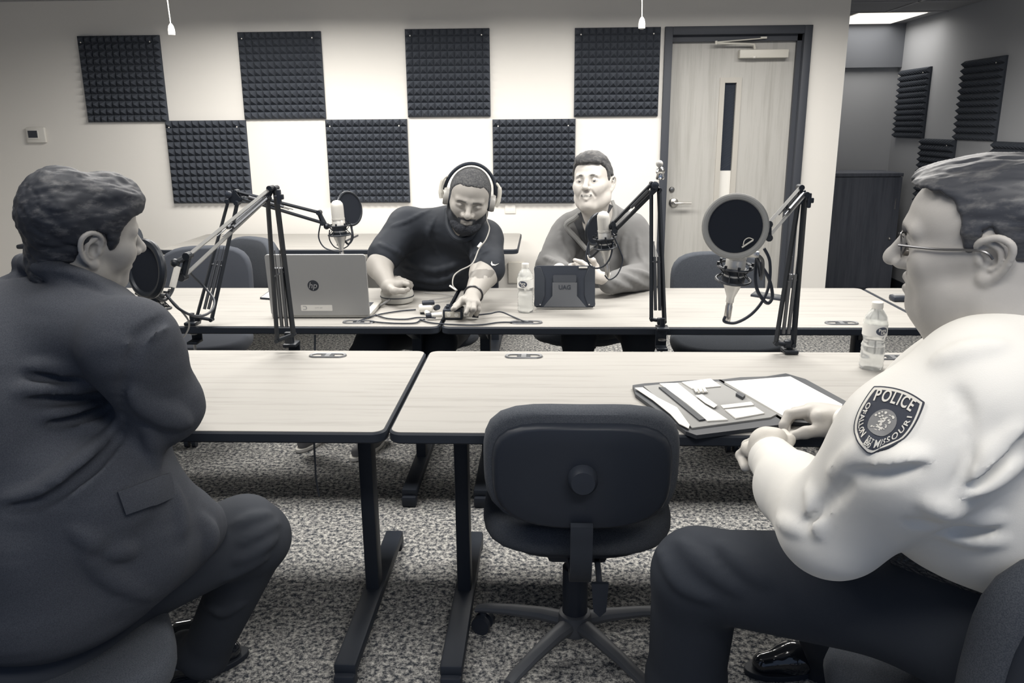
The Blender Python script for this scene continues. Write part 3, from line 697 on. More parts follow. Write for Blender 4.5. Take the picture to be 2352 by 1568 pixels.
for sx in (-1, 1): sn.lathe([(.004, 0), (.003, .003)], tp(sx * .10, .012, .02), nn, 10)
sn.build('screw', STEEL, t); MB().box(tp(.075, th - .008, .016), (.035, .004, .006)).build('stylus_tip', WHITE, t)

# bottles
PET = mat('clear_bottle', (.93, .94, .92), .12, trans=.72, ior=1.25, spec=.5)
LABEL = mat('bottle_label', (.80, .79, .75), .45)
def bottle(lab, c, Hb, rr, yaw=0):
    t = thing('water_bottle', lab, 'bottle', c); k = Hb / .205
    pr = [(rr * .86, 0), (rr * .97, .006), (rr, .014)]
    for i in range(5):
        z = .020 + i * .012; pr += [(rr * .95, z), (rr * .99, z + .006)]
    pr += [(rr * .92, .080), (rr * .86, .088), (rr * .90, .098), (rr, .104), (rr, .142), (rr * .96, .150), (rr * .86, .163), (rr * .62, .176), (rr * .44, .184), (rr * .40, .190)]
    MB().lathe([(r, h * k) for r, h in pr], c, n=36).build('bottle_body', PET, t)
    MB().lathe([(rr * 1.012, .106 * k), (rr * 1.012, .141 * k)], c, n=36).build('paper_label', LABEL, t)
    MB().lathe([(rr * .46, .187 * k), (rr * .47, .189 * k), (rr * .46, .204 * k), (rr * .42, .2055 * k)], c, n=28).build('cap', WHITE, t)
    # print wrapped on the label
    def wrap(pts, h0, off):
        o = []
        for v in pts:
            a = -PI / 2 + yaw + v[0] / rr; o.append(np.array(c) + (math.cos(a) * (rr * 1.012 + off + v[2]), math.sin(a) * (rr * 1.012 + off + v[2]), h0 + v[1]))
        return o
    oval = []; fs = []
    N = 16; rings = [(s_ * .019 * math.cos(a), s_ * .013 * math.sin(a), 0) for s_ in (1, .66, .33) for a in np.linspace(0, 2 * PI, N + 1)[:-1]] + [(0, 0, 0)]
    for r_ in (0, 1):
        for i in range(N): fs.append((r_ * N + i, r_ * N + (i + 1) % N, (r_ + 1) * N + (i + 1) % N, (r_ + 1) * N + i))
    fs += [(2 * N + i, 2 * N + (i + 1) % N, 3 * N) for i in range(N)]
    MB().add(wrap(rings, .123 * k, .0004), fs).build('badge', mat('badge_dark', (.06, .07, .10), .5), t)
    vs, f2 = text_mesh('Pure', .013, .0001, True); v3, f3 = text_mesh('Life', .011, .0001, True)
    m = MB(); m.add(wrap([(v[0], v[1] + .003, v[2]) for v in vs], .123 * k, .0012), f2); m.add(wrap([(v[0] + .003, v[1] - .006, v[2]) for v in v3], .123 * k, .0012), f3)
    m.build('lettering', PAPER, t, smooth=False)
    return t
c = PZ(1207, 716, TZ); bottle('clear water bottle between the man with headphones and the tablet', c, .198, .0325, -.35)
c = PZ(2000, 845, TZ); bottle('larger looking clear water bottle standing next to the officer shoulder', c, .208, .0355, .25)
# phone
t = thing('mobile_phone', 'dark phone lying flat behind the large pop filter', 'phone', PZ(1765, 680, TZ))
slab('phone_body', [(1724, 676), (1806, 688), (1812, 680), (1735, 668)], TZ + .001, .008, PLAS, t); slab('phone_screen', [(1728, 674), (1805, 685), (1809, 679), (1737, 668)], TZ + .009, .0006, mat('screen_glass', (.10, .105, .11), .12), t)
# round case
c = PZ(913, 694, TZ); t = thing('round_case', 'round grey zip case under the hand beside the laptop', 'case', c)
cm = mat('case_fabric', (.46, .45, .42), .8, bump=((300, 300, 300), .3, .001, 2))
MB().lathe([(.056, 0), (.066, .006), (.070, .020), (.070, .028)], c, n=36).build('case_bottom', cm, t)
MB().lathe([(.070, .031), (.070, .044), (.064, .060), (.044, .067), (.0, .069)], c, n=36).build('case_lid', cm, t)
MB().tube([c + (.0705 * math.cos(a), .0705 * math.sin(a), .0295) for a in np.linspace(0, 2 * PI, 41)[:-1]], .0022, 6, closed=True).build('zip', EDGE, t)
MB().tube([c + (-.02, -.064, .025), c + (-.045, -.095, .012), c + (-.07, -.13, .004)], [.006, .005, .003], 8).build('wrist_strap', mat('strap_grey', (.2, .2, .2), .8), t)
# audio gadgets and cables
c = PZ(982, 722, TZ); t = thing('audio_adapter', 'white cable adapter with black plug left of the small mixer', 'adapter', c)
MB().box(c + (-.01, .02, .022), (.055, .05, .026), rz=.2, bev=.007).build('adapter_body', WHITE, t)
MB().box(c + (.0, .03, .042), (.05, .035, .014), rz=.2, bev=.004).build('adapter_cover', PLAS, t)
MB().cyl(c + (.03, .03, .02), c + (.042, .0, .03), .011).build('plug', PLAS, t)
MB().cyl(c + (-.004, -.01, .012), c + (.012, -.03, .008), .009).build('plug', WHITE, t)
MB().box(c + (-.01, .02, .0045), (.04, .035, .009)).build('rubber_foot', PLAS, t)
c = PZ(1040, 735, TZ); t = thing('audio_mixer', 'small black mixer box with pale front on the far tables', 'audio mixer', c)
MB().box(c + (0, .035, .022), (.078, .07, .040), bev=.005).build('mixer_body', PLAS, t)
MB().box(c + (0, -.001, .022), (.060, .004, .024), bev=.002).build('front_plate', mat('plate_cream', (.5, .48, .42), .5), t)
for dx in (-.015, .015): MB().cyl(c + (dx, -.006, .022), c + (dx, -.001, .022), .008).build('socket', WHITE, t)
k = MB()
for i in range(3):
    for j in range(2): k.cyl(c + (-.022 + i * .022, .02 + j * .03, .042), c + (-.022 + i * .022, .02 + j * .03, .052), .008)
k.build('knob', PLAS, t)
MB().cyl(c + (-.042, .01, .02), c + (-.085, .005, .018), .010).build('side_plug', WHITE, t); MB().cyl(c + (-.083, .005, .018), c + (-.105, .002, .016), .011).build('side_plug', PLAS, t)
MB().cyl(c + (.042, .01, .02), c + (.078, .012, .018), .009).build('side_plug', WHITE, t); MB().cyl(c + (.076, .012, .018), c + (.10, .012, .016), .010).build('side_plug', PLAS, t)
def tc_(x, y, h=.005): return PZ(x, y, TZ + h)
G = 'thin black leads around the small mixer'
cable('audio_cable', 'black lead running from the mixer right side over to the right grommet', [tc_(1098, 723, .018), tc_(1125, 720, .02), tc_(1150, 716, .02), tc_(1180, 728), tc_(1205, 738), tc_(1225, 741, .002)], .003, group=G)
cable('audio_cable', 'black lead in front of the mixer lying along the table edge', [tc_(965, 733), tc_(990, 741), tc_(1040, 745), tc_(1100, 746), tc_(1150, 740), tc_(1200, 741), tc_(1220, 742, .002)], .003, group=G)
cable('audio_cable', 'black lead from the white adapter to the left grommet', [tc_(955, 711), tc_(920, 714), tc_(870, 722), tc_(835, 733), tc_(822, 739, .002)], .003, group=G)
cable('audio_cable', 'black lead crossing from the left grommet to the mixer', [tc_(862, 722), tc_(890, 731), tc_(930, 733), tc_(960, 729), tc_(1000, 730, .012)], .003, group=G)
cable('audio_cable', 'lowest black lead left of the mixer curling back', [tc_(850, 738), tc_(900, 742), tc_(950, 742), tc_(965, 736), tc_(975, 733)], .003, group=G)
cable('headphone_lead', 'pale thin lead lying curled on the table by the round case', [tc_(975, 672), tc_(1010, 674), tc_(1040, 679), tc_(1015, 684), tc_(985, 689), tc_(1000, 693), tc_(1035, 690)], .0016, mat('lead_grey', (.3, .3, .3), .6))
cable('power_cable', 'thin black cable hanging below the lower left table', [np.array((P(722, 990, 2.9)[0], 3.0, .70)), P(722, 990, 2.9), P(722, 1030, 2.9), P(724, 1065, 2.9), P(726, 1100, 2.9), P(733, 1140, 2.9)], .004)
c = PZ(2078, 694, TZ); t = thing('card_reader', 'small black gadget on the right hand table near the officer chin', 'gadget', c)
MB().box(c + (0, .03, .012), (.09, .06, .022), bev=.006).build('gadget_body', PLAS, t); MB().box(c + (-.01, .035, .0245), (.05, .03, .003)).build('gadget_screen', mat('screen_grey', (.3, .3, .3), .3), t)
p0, p1 = P(772, 568, 5.0), P(821, 538, 5.3)
tag(MB().tube([PZ(775, 562, TZ + .006), PZ(822, 540, TZ + .006)], .005, 8).build('pen', PLAS), 'dark pen lying on the back wall table right of the microphone', 'pen')

# padfolio
z0 = TZ + .001; t = thing('padfolio', 'open black padfolio with notes and a white pad on the front table', 'folder', PZ(1650, 930, TZ))
LEA = mat('padfolio_leather', (.030, .034, .042), .5)
GRYF = mat('padfolio_grey', (.26, .26, .255), .7)
slab('left_cover', [(1453, 884), (1460, 905), (1575, 990), (1600, 999), (1790, 975), (1796, 955), (1655, 871), (1600, 872), (1480, 880)], z0, .010, LEA, t)
slab('right_cover', [(1650, 872), (1700, 866), (1760, 864), (1805, 857), (1850, 870), (1960, 930), (1940, 975), (1800, 968)], z0, .010, LEA, t)
slab('lining', [(1478, 886), (1590, 982), (1770, 958), (1785, 950), (1650, 876), (1560, 878)], z0 + .010, .004, GRYF, t)
slab('paper_strip', [(1458, 890), (1476, 889), (1510, 912), (1555, 935), (1584, 975), (1582, 983), (1560, 972), (1540, 950), (1500, 918)], z0 + .0145, .002, PAPER, t)
slab('card', [(1515, 880), (1556, 879), (1620, 930), (1645, 945), (1672, 963), (1625, 966), (1580, 928)], z0 + .0145, .003, PAPER, t)
slab('card', [(1566, 877), (1632, 869), (1656, 886), (1590, 892)], z0 + .0145, .003, PAPER, t)
slab('pen_sleeve', [(1513, 888), (1528, 889), (1620, 962), (1606, 964)], z0 + .0145, .004, LEA, t)
slab('business_card', [(1665, 940), (1735, 934), (1756, 948), (1690, 960)], z0 + .0145, .003, PAPER, t)
slab('business_card', [(1655, 930), (1725, 922), (1732, 929), (1662, 937)], z0 + .0145, .002, PAPER, t)
slab('sticky_note', [(1598, 908), (1612, 905), (1648, 930), (1640, 936), (1620, 925)], z0 + .019, .001, PAPER, t)
slab('note_clip', [(1592, 892), (1620, 890), (1626, 900), (1602, 902)], z0 + .015, .003, mat('clip_grey', (.5, .49, .46), .4), t)
for q in range(3): slab('bead', [(1593 + q * 10, 890), (1599 + q * 10, 889), (1604 + q * 10, 898), (1598 + q * 10, 899)], z0 + .019, .003, WHITE, t)
slab('note_pad', [(1664, 876), (1815, 864), (1935, 928), (1925, 962), (1800, 955)], z0 + .010, .007, PAPER, t)
slab('pen_loop', [(1695, 898), (1712, 906), (1706, 912), (1690, 903)], z0 + .010, .012, LEA, t)
# ------------------------------------------------------------------ smooth solid modelling for people and clothes
def vnoise(p, seed=0):
    p = np.asarray(p, np.float64); i = np.floor(p).astype(np.int64); f = p - i; f = f * f * (3 - 2 * f)
    def h(ix, iy, iz):
        n = (ix * 374761393 + iy * 668265263 + iz * 2147483647 + seed * 1274126177) & 0xFFFFFFFF
        n = ((n ^ (n >> 13)) * 1274126177) & 0xFFFFFFFF
        return ((n ^ (n >> 16)) & 0xFFFF) / 65535.0
    r = 0
    for dx in (0, 1):
        for dy in (0, 1):
            for dz in (0, 1):
                w = (f[:, 0] if dx else 1 - f[:, 0]) * (f[:, 1] if dy else 1 - f[:, 1]) * (f[:, 2] if dz else 1 - f[:, 2])
                r = r + w * h(i[:, 0] + dx, i[:, 1] + dy, i[:, 2] + dz)
    return r * 2 - 1
def fbm(p, o=3, seed=0):
    a, s, r = 1, 0, 0
    for k in range(o): r = r + a * vnoise(p * 2 ** k, seed + k); s += a; a *= .5
    return r / s
class Solid:
    def __init__(s): s.pr = []
    def cap(s, a, b, ra, rb=None, k=.02, op='+', flat=None):
        """tapered capsule; flat=(axis, factor) squashes it along an axis"""
        a, b = np.array(a, float), np.array(b, float); rb = ra if rb is None else rb; R_ = max(ra, rb)
        lo, hi = np.minimum(a, b) - R_, np.maximum(a, b) + R_
        ba = b - a; L2 = ba @ ba + 1e-12
        if flat is not None: ax = np.array(flat[0], float); ax /= np.linalg.norm(ax); ff = flat[1]
        def f(p):
            pa = p - a; t = np.clip(pa @ ba / L2, 0, 1); d = pa - t[:, None] * ba
            if flat is not None:
                q = d @ ax; d = d + (q * (1 / ff - 1))[:, None] * ax
                return (np.sqrt((d * d).sum(1)) - (ra + (rb - ra) * t)) * min(1, ff)
            return np.sqrt((d * d).sum(1)) - (ra + (rb - ra) * t)
        s.pr.append((f, lo, hi, k, op)); return s
    def ell(s, c, r, M=None, k=.02, op='+'):
        c = np.array(c, float); r = np.array(r, float); M = np.eye(3) if M is None else np.array(M, float); R_ = r.max()
        def f(p):
            q = (p - c) @ M; k0 = np.sqrt(((q / r) ** 2).sum(1)); k1 = np.sqrt(((q / (r * r)) ** 2).sum(1)) + 1e-9
            return k0 * (k0 - 1) / k1
        s.pr.append((f, c - R_, c + R_, k, op)); return s
    def poly(s, pts, r, k=.02, op='+', flat=None):
        rs = r if hasattr(r, '__len__') else [r] * len(pts)
        for i in range(len(pts) - 1): s.cap(pts[i], pts[i + 1], rs[i], rs[i + 1], k, op, flat)
        return s
    def cut(s, fn, lo, hi, k=.005): s.pr.append((fn, np.array(lo, float), np.array(hi, float), k, '&')); return s
    @staticmethod
    def comb(v, d, k, op):
        if op == '+':
            h = np.maximum(k - np.abs(v - d), 0) / k; return np.minimum(v, d) - h * h * k * .25
        if op == '-': d = -d
        h = np.maximum(k - np.abs(v - d), 0) / k; return np.maximum(v, d) + h * h * k * .25
    def eval(s, p):
        v = np.full(len(p), 9.0)
        for f, lo, hi, k, op in s.pr:
            if op == '+' or op == '&': v = s.comb(v, f(p), k, op)
            else: v = s.comb(v, f(p), k, op)
        return v
    def mesh(s, h, pad=.012):
        pos = [q for q in s.pr if q[4] == '+']
        lo = np.min([q[1] for q in pos], 0) - pad; hi = np.max([q[2] for q in pos], 0) + pad
        n = np.ceil((hi - lo) / h).astype(int) + 1
        V = np.full(n, .05, np.float32)
        ax = [lo[i] + h * np.arange(n[i]) for i in range(3)]
        for f, l, u, k, op in s.pr:
            m = k + 2 * h
            i0 = np.clip(np.floor((l - m - lo) / h).astype(int), 0, n - 1); i1 = np.clip(np.ceil((u + m - lo) / h).astype(int) + 1, 1, n)
            if (i1 <= i0).any(): continue
            gx, gy, gz = np.meshgrid(ax[0][i0[0]:i1[0]], ax[1][i0[1]:i1[1]], ax[2][i0[2]:i1[2]], indexing='ij')
            p = np.stack([gx.ravel(), gy.ravel(), gz.ravel()], 1); d = f(p).reshape(gx.shape)
            sl = (slice(i0[0], i1[0]), slice(i0[1], i1[1]), slice(i0[2], i1[2]))
            V[sl] = s.comb(V[sl], d, k, op)
        for a in range(3):        # close the solid at the border of the grid
            sl = [slice(None)] * 3; sl[a] = 0; V[tuple(sl)] = .05; sl[a] = -1; V[tuple(sl)] = .05
        return surface_net(V, lo, h)
def surface_net(V, lo, h):
    I = V < 0; nx, ny, nz = V.shape
    acc = np.zeros((nx - 1, ny - 1, nz - 1, 3), np.float32); cnt = np.zeros((nx - 1, ny - 1, nz - 1), np.float32)
    quads = []
    for a in range(3):
        sl0 = [slice(None)] * 3; sl1 = [slice(None)] * 3; sl0[a] = slice(0, -1); sl1[a] = slice(1, None)
        A, B = V[tuple(sl0)], V[tuple(sl1)]; X = I[tuple(sl0)] != I[tuple(sl1)]
        ids = np.argwhere(X)
        if len(ids) == 0: continue
        va, vb = A[X], B[X]; t = va / (va - vb)
        pos = ids.astype(np.float32); pos[:, a] += t
        b, c = [q for q in range(3) if q != a]
        ok = (ids[:, b] > 0) & (ids[:, c] > 0) & (ids[:, b] < V.shape[b] - 1) & (ids[:, c] < V.shape[c] - 1)
        ids, pos, va = ids[ok], pos[ok], va[ok]
        cells = []
        for db, dc in ((0, 0), (-1, 0), (-1, -1), (0, -1)):
            q = ids.copy(); q[:, b] += db; q[:, c] += dc
            np.add.at(acc, (q[:, 0], q[:, 1], q[:, 2]), pos); np.add.at(cnt, (q[:, 0], q[:, 1], q[:, 2]), 1)
            cells.append(q)
        quads.append((cells, (va < 0) ^ (a == 1)))
    used = cnt > 0; idx = np.full(cnt.shape, -1, np.int64); idx[used] = np.arange(used.sum())
    vs = acc[used] / cnt[used][:, None] * h + lo
    F_ = []
    for cells, flip in quads:
        q = np.stack([idx[c[:, 0], c[:, 1], c[:, 2]] for c in cells], 1); q[flip] = q[flip][:, ::-1]; F_.append(q[:, ::-1])
    return vs.astype(np.float64), np.concatenate(F_)
def vnormals(vs, fs):
    a, b, c, d = [vs[fs[:, i]] for i in range(4)]; n = np.cross(c - a, d - b); N = np.zeros_like(vs)
    for i in range(4): np.add.at(N, fs[:, i], n)
    return N / (np.linalg.norm(N, axis=1)[:, None] + 1e-12)
def laplace(vs, fs, it=1, w=.5):
    for _ in range(it):
        S = np.zeros_like(vs); c = np.zeros(len(vs))
        for i in range(4):
            a, b = fs[:, i], fs[:, (i + 1) % 4]
            np.add.at(S, a, vs[b]); np.add.at(S, b, vs[a]); np.add.at(c, a, 1); np.add.at(c, b, 1)
        vs = vs * (1 - w) + w * S / np.maximum(c, 1)[:, None]
    return vs
def raw_mesh(name, pieces, m, parent, col=None):
    """pieces = list of (vs, fs[, colours]); linked as one mesh object"""
    o0 = ORG[parent.name]; VS = []; FS = []; CS = []; n = 0
    for pc in pieces:
        VS.append(pc[0] - o0); FS.append(pc[1] + n); n += len(pc[0])
        if len(pc) > 2: CS.append(pc[2])
    V_ = np.concatenate(VS); Fq = np.concatenate(FS)
    me = bpy.data.meshes.new(name); me.vertices.add(len(V_)); me.vertices.foreach_set('co', V_.astype(np.float32).ravel())
    me.loops.add(len(Fq) * 4); me.loops.foreach_set('vertex_index', Fq.astype(np.int32).ravel())
    me.polygons.add(len(Fq)); me.polygons.foreach_set('loop_start', np.arange(0, len(Fq) * 4, 4, dtype=np.int32)); me.polygons.foreach_set('loop_total', np.full(len(Fq), 4, np.int32))
    me.polygons.foreach_set('use_smooth', [True] * len(Fq)); me.update(calc_edges=True); me.validate()
    if CS:
        C_ = np.concatenate(CS); at = me.color_attributes.new('tone', 'FLOAT_COLOR', 'POINT')
        at.data.foreach_set('color', np.concatenate([C_, np.ones((len(C_), 1))], 1).astype(np.float32).ravel())
    me.materials.append(m); o = bpy.data.objects.new(name, me); COL.objects.link(o); o.parent = parent; ORG[o.name] = o0
    return o
def trace(solid, px, Y0=.6, Y1=4.6):
    """first surface points of a solid seen along the rays through photograph pixels"""
    px = np.atleast_2d(np.array(px, float))
    d = CF[None] + CX[None] * ((px[:, :1] - 1176) / F_PX) - CU[None] * ((px[:, 1:2] - 784) / F_PX); dn = d / np.linalg.norm(d, axis=1)[:, None]
    t = np.full(len(px), Y0)
    for _ in range(130):
        v = solid.eval(CAM + dn * t[:, None]); t = t + np.clip(v, -.01, .07) * .7
    p = CAM + dn * t[:, None]; ok = np.abs(v) < .006
    e = 1e-3; g = np.stack([solid.eval(p + np.eye(3)[i] * e) - solid.eval(p - np.eye(3)[i] * e) for i in range(3)], 1); g /= np.linalg.norm(g, axis=1)[:, None] + 1e-9
    return p, g, ok
def fold(solid, px, r, depth=.5, k=.016, op='+', taper=True):
    """a cloth ridge (or crease, op='-') following a line of pixels on the cloth's surface"""
    pts = spl([np.array(q, float) for q in px], 4); p, g, ok = trace(solid, np.array(pts)); n = len(p)
    rr = [r * (math.sin(PI * (i + .6) / (n + .2)) ** .6 if taper else 1) for i in range(n)]
    q = [p[i] - g[i] * (rr[i] * depth) * (1 if op == '+' else -1) for i in range(n) if ok[i]]; rr = [rr[i] for i in range(n) if ok[i]]
    runs = [[0]] if q else []
    for i in range(1, len(q)):
        if np.linalg.norm(q[i] - q[i - 1]) > .012 + .017 * dep(q[i]): runs.append([i])
        else: runs[-1].append(i)
    for ru in runs:
        if len(ru) > 3:
            m_ = len(ru); solid.pr_later = getattr(solid, 'pr_later', []) + [([q[i] for i in ru], [rr[i] * math.sin(PI * (j + .7) / (m_ + .4)) ** .5 for j, i in enumerate(ru)], k, op)]
def apply_folds(solid):
    for q, rr, k, op in getattr(solid, 'pr_later', []): solid.poly(q, rr, k, op)
    solid.pr_later = []

def frame(fwd, up=(0, 0, 1)):
    f = np.array(fwd, float); f /= np.linalg.norm(f); u = np.array(up, float); u = u - f * (u @ f); u /= np.linalg.norm(u); l = np.cross(u, f)
    return np.stack([f, l, u], 1)          # columns: forward, left, up
class Head:
    def __init__(s, c, fwd, up=(0, 0, 1), sc=1.0, crown=1.0, width=1.0, jowl=0.0, ear=1.0):
        s.c = np.array(c, float); s.M = frame(fwd, up); s.s = sc; s.crown = crown; s.w = width; s.jowl = jowl; s.es = ear
    def W(s, x, y, z): return s.c + s.M @ (np.array((x, y * s.w, z * (s.crown if z > 0.02 else 1))) * s.s)
    def L(s, p):
        q = (p - s.c) @ s.M / s.s; q[:, 1] /= s.w; return q
    def skull(s, S, grow=0):
        k = s.s
        S.ell(s.W(-.014, 0, .030), (np.array((.097, .077 * s.w, .092 * s.crown)) + grow) * k, s.M, .03 * k)
        S.ell(s.W(.030, 0, .040), (np.array((.058, .062 * s.w, .062 * s.crown)) + grow) * k, s.M, .03 * k)
        return S
    def face(s, S, open_mouth=0, smile=0, ears=(1, -1), nose=1.0, lids=.5):
        k = s.s; W = s.W; s.skull(S)
        S.ell(W(.024, 0, -.030), np.array((.064, .060 * s.w, .080)) * k, s.M, .03 * k)
        for y in (1, -1):
            S.cap(W(-.012, y * .056, -.040), W(-.002, y * .056, -.064), .018 * k, .018 * k, .03 * k)          # jaw angle
            S.cap(W(-.002, y * .054, -.064), W(.060, y * .018, -.104), .019 * k, .016 * k, .03 * k)           # jaw line
            S.ell(W(.058, y * .036, -.034), np.array((.030, .026, .028)) * k, s.M, .022 * k)                  # cheek
            if s.jowl:
                S.ell(W(.030, y * .044, -.078), np.array((.042, .030, .040)) * k * s.jowl, s.M, .03 * k)
            S.cap(W(.076, y * .044, .018), W(.089, y * .012, .017), .0085 * k, .0095 * k, .016 * k)           # brow ridge
            S.cap(W(-.004, y * .062, -.004), W(.064, y * .050, -.018), .014 * k, .014 * k, .024 * k)          # cheek bone
        S.ell(W(.072, 0, -.102), np.array((.021, .024, .017)) * k, s.M, .022 * k)                             # chin
        if s.jowl: S.ell(W(.028, 0, -.100), np.array((.05, .045, .030)) * k * s.jowl, s.M, .04 * k)
        S.ell(W(.075, 0, -.064), np.array((.018, .030, .026)) * k, s.M, .022 * k)                             # muzzle
        for y in (1, -1): S.ell(W(.097, y * .0315, -.001), np.array((.016, .017, .0125)) * k, s.M, .012 * k, '-')   # sockets
        # nose
        S.cap(W(.086, 0, .010), W(.108 + .004 * nose, 0, -.026), .0085 * k, .0095 * k * nose, .012 * k)
        S.ell(W(.108 + .006 * nose, 0, -.033), np.array((.0125, .0125, .0105)) * k * nose, s.M, .008 * k)
        for y in (1, -1):
            S.ell(W(.099, y * .0135 * nose, -.036), np.array((.0125, .0085, .0085)) * k * nose, s.M, .006 * k)
            S.ell(W(.106, y * .0062 * nose, -.0445), np.array((.005, .0036, .004)) * k * nose, s.M, .003 * k, '-')
        # eyes: ball and lids
        for y in (1, -1):
            S.ell(W(.0775, y * .0315, -.002), np.array((.0125, .0125, .0125)) * k, s.M, .0015 * k)
            S.cap(W(.080, y * .0455, .000), W(.0855, y * .031, .0085 - lids * .004), .0045 * k, .0056 * k, .004 * k)
            S.cap(W(.0855, y * .031, .0085 - lids * .004), W(.081, y * .018, .001), .0056 * k, .004 * k, .004 * k)
            S.cap(W(.079, y * .045, -.006), W(.0825, y * .031, -.0125 + lids * .001), .004 * k, .0045 * k, .004 * k)
            S.cap(W(.0825, y * .031, -.0125 + lids * .001), W(.081, y * .018, -.006), .0045 * k, .004 * k, .004 * k)
        # mouth
        up = .007 * smile; wd = .023 + .008 * smile; om = open_mouth
        for y in (1, -1):
            S.cap(W(.0965, y * .004, -.0605), W(.086, y * wd, -.066 + up), .0048 * k, .0026 * k, .005 * k)
            S.cap(W(.0945, 0, -.0745 - om), W(.086, y * (wd - .003), -.068 + up - om * .4), .0062 * k, .0030 * k, .005 * k)
            if smile: S.cap(W(.097, y * .020, -.040), W(.080, y * .036, -.066), .0018 * k, .0018 * k, .010 * k, '-')
        S.cap(W(.099, -.016, -.0672 - om * .5 + up * .4), W(.099, .016, -.0672 - om * .5 + up * .4), (.0016 + om * .45) * k, (.0016 + om * .45) * k, .003 * k, '-')
        S.cap(W(.100, -wd, -.067 + up - om * .4), W(.104, 0, -.0672 - om * .5), .0014 * k, .0014 * k, .003 * k, '-')
        S.cap(W(.100, wd, -.067 + up - om * .4), W(.104, 0, -.0672 - om * .5), .0014 * k, .0014 * k, .003 * k, '-')
        if om: S.ell(W(.079, 0, -.0655 + up * .3), np.array((.012, .021, .0062)) * k, s.M, .001 * k)                  # teeth
        for y in ears: s.ear(S, y)
        return S
    def ear(s, S, y):
        k = s.s; e_ = s.es
        def E(x, z, o): return s.W(-.012 + x * e_, y * (.0775 + o), z * e_ - .004)
        rim = [E(.012, -.002, -.002), E(.013, .014, .004), E(.006, .027, .009), E(-.008, .032, .013), E(-.020, .024, .016), E(-.022, .008, .015), E(-.016, -.010, .011), E(-.006, -.022, .006), E(.004, -.028, .002)]
        S.ell(E(-.004, .004, -.003), np.array((.020, .008, .029)) * k * e_, s.M, .006 * k)
        rim = spl(rim, 3); S.poly(rim, [.0036 * k * e_] * len(rim), .003 * k)
        S.ell(E(.004, -.027, .002), np.array((.0085, .005, .0085)) * k * e_, s.M, .005 * k)
        an = spl([E(.002, .018, .005), E(-.010, .010, .009), E(-.010, -.004, .008), E(-.002, -.014, .005)], 3); S.poly(an, [.0032 * k * e_] * len(an), .003 * k)
        S.ell(E(.001, -.001, .008), np.array((.0085, .010, .011)) * k * e_, s.M, .003 * k * e_, '-')
        S.ell(E(.010, -.004, .002), np.array((.0042, .0042, .007)) * k * e_, s.M, .003 * k)
    def tone(s, vs, skin, beard=None, brow=.35, lips=.82, stub=0, eyes=True, teeth=0, dark=(.035, .04, .05), brow_col=(.06, .06, .065)):
        q = s.L(vs); C_ = np.tile(np.array(skin, float), (len(vs), 1)); x, y, z = q.T; y = np.abs(y); fr = x > .05
        C_ *= (1 + .05 * fbm(q * 60, 2, 3))[:, None]
        def mixin(mask, col): 
            m = np.clip(mask, 0, 1)[:, None]; C_[:] = C_ * (1 - m) + np.array(col) * m
        if beard is not None: mixin(beard(x, y, z), dark)
        if stub: mixin(np.clip((-.045 - z) / .02, 0, 1) * np.clip((x + .01) / .02, 0, 1) * stub, dark)
        lm = np.clip(1 - np.abs((z + .0675) / .0105) ** 3, 0, 1) * np.clip((.024 - y) / .004, 0, 1) * np.clip((x - .084) / .004, 0, 1)
        mixin(lm, np.array(skin) * lips)
        if teeth:
            zc = z + .0652 - 6.0 * y * y * teeth; mixin(np.clip(1 - np.abs(zc / .0062) ** 4, 0, 1) * np.clip((.026 - y) / .003, 0, 1) * (x > .078), (.10, .095, .09)); mixin(np.clip(1 - np.abs((zc - .0012) / .0036) ** 4, 0, 1) * np.clip((.018 - y) / .003, 0, 1) * (x > .078), (.72, .70, .66))
        bm = np.clip(1 - np.abs((z - .0185 + .35 * np.maximum(y - .035, 0)) / .0055), 0, 1) ** .6 * np.clip((y - .010) / .004, 0, 1) * np.clip((.048 - y) / .004, 0, 1) * fr
        mixin(bm * brow, brow_col)
        if eyes:
            e = np.sqrt((y - .0315) ** 2 + (z + .002) ** 2); d = np.sqrt((x - .0775) ** 2 + (y - .0315) ** 2 + (z + .002) ** 2)
            on = (np.abs(d - .0125) < .0014) & (x > .085) & (np.abs(z + .002) < .0062)
            mixin(on * 1., (.48, .465, .44)); mixin(on * np.clip((.0058 - np.sqrt((y - .0325) ** 2 + (z + .0032) ** 2)) / .001, 0, 1), (.04, .04, .05))
        return C_
    def hair(s, t=.010, line=None, h=.0026, side=0, noise=.004, extra=None, seed=0, comb=(18, 60, 60), front_cut=None):
        """shell over the skull, cut along the hairline"""
        S = Solid(); k = s.s; s.skull(S, t)
        if extra: extra(S)
        xs, zs = zip(*line)
        lo = s.c - .25; hi = s.c + .25
        def reg(p):
            q = s.L(p); thr = np.interp(q[:, 0], xs, zs); thr = thr + .006 * fbm(q * np.array((90, 90, 20)), 2, 5)
            return (thr - q[:, 2]) * .75 * k
        S.cut(reg, lo, hi, .006 * k)
        vs, fs = S.mesh(h); N = vnormals(vs, fs); q = s.L(vs)
        d = noise * (fbm(q * np.array(comb), 3, seed) + .5 * fbm(q * np.array(comb) * 2.7, 2, seed + 9))
        return vs + N * d[:, None], fs
def eyebrows(H_, parent, m, r=.0032, spread=.040):
    for y in (1, -1):
        S = Solid(); k = H_.s
        S.poly(spl([H_.W(.0965, y * .012, .0165), H_.W(.094, y * .026, .0215), H_.W(.084, y * (spread + .002), .019)], 4), [r * k * q for q in (.9, 1, 1.1, 1.1, 1, .9, .8, .6, .4)], .003, flat=(H_.M[:, 0], .7))
        vs, fs = S.mesh(.0016 if k < 1.04 else .002); raw_mesh('eyebrow', [(vs, fs)], m, parent)
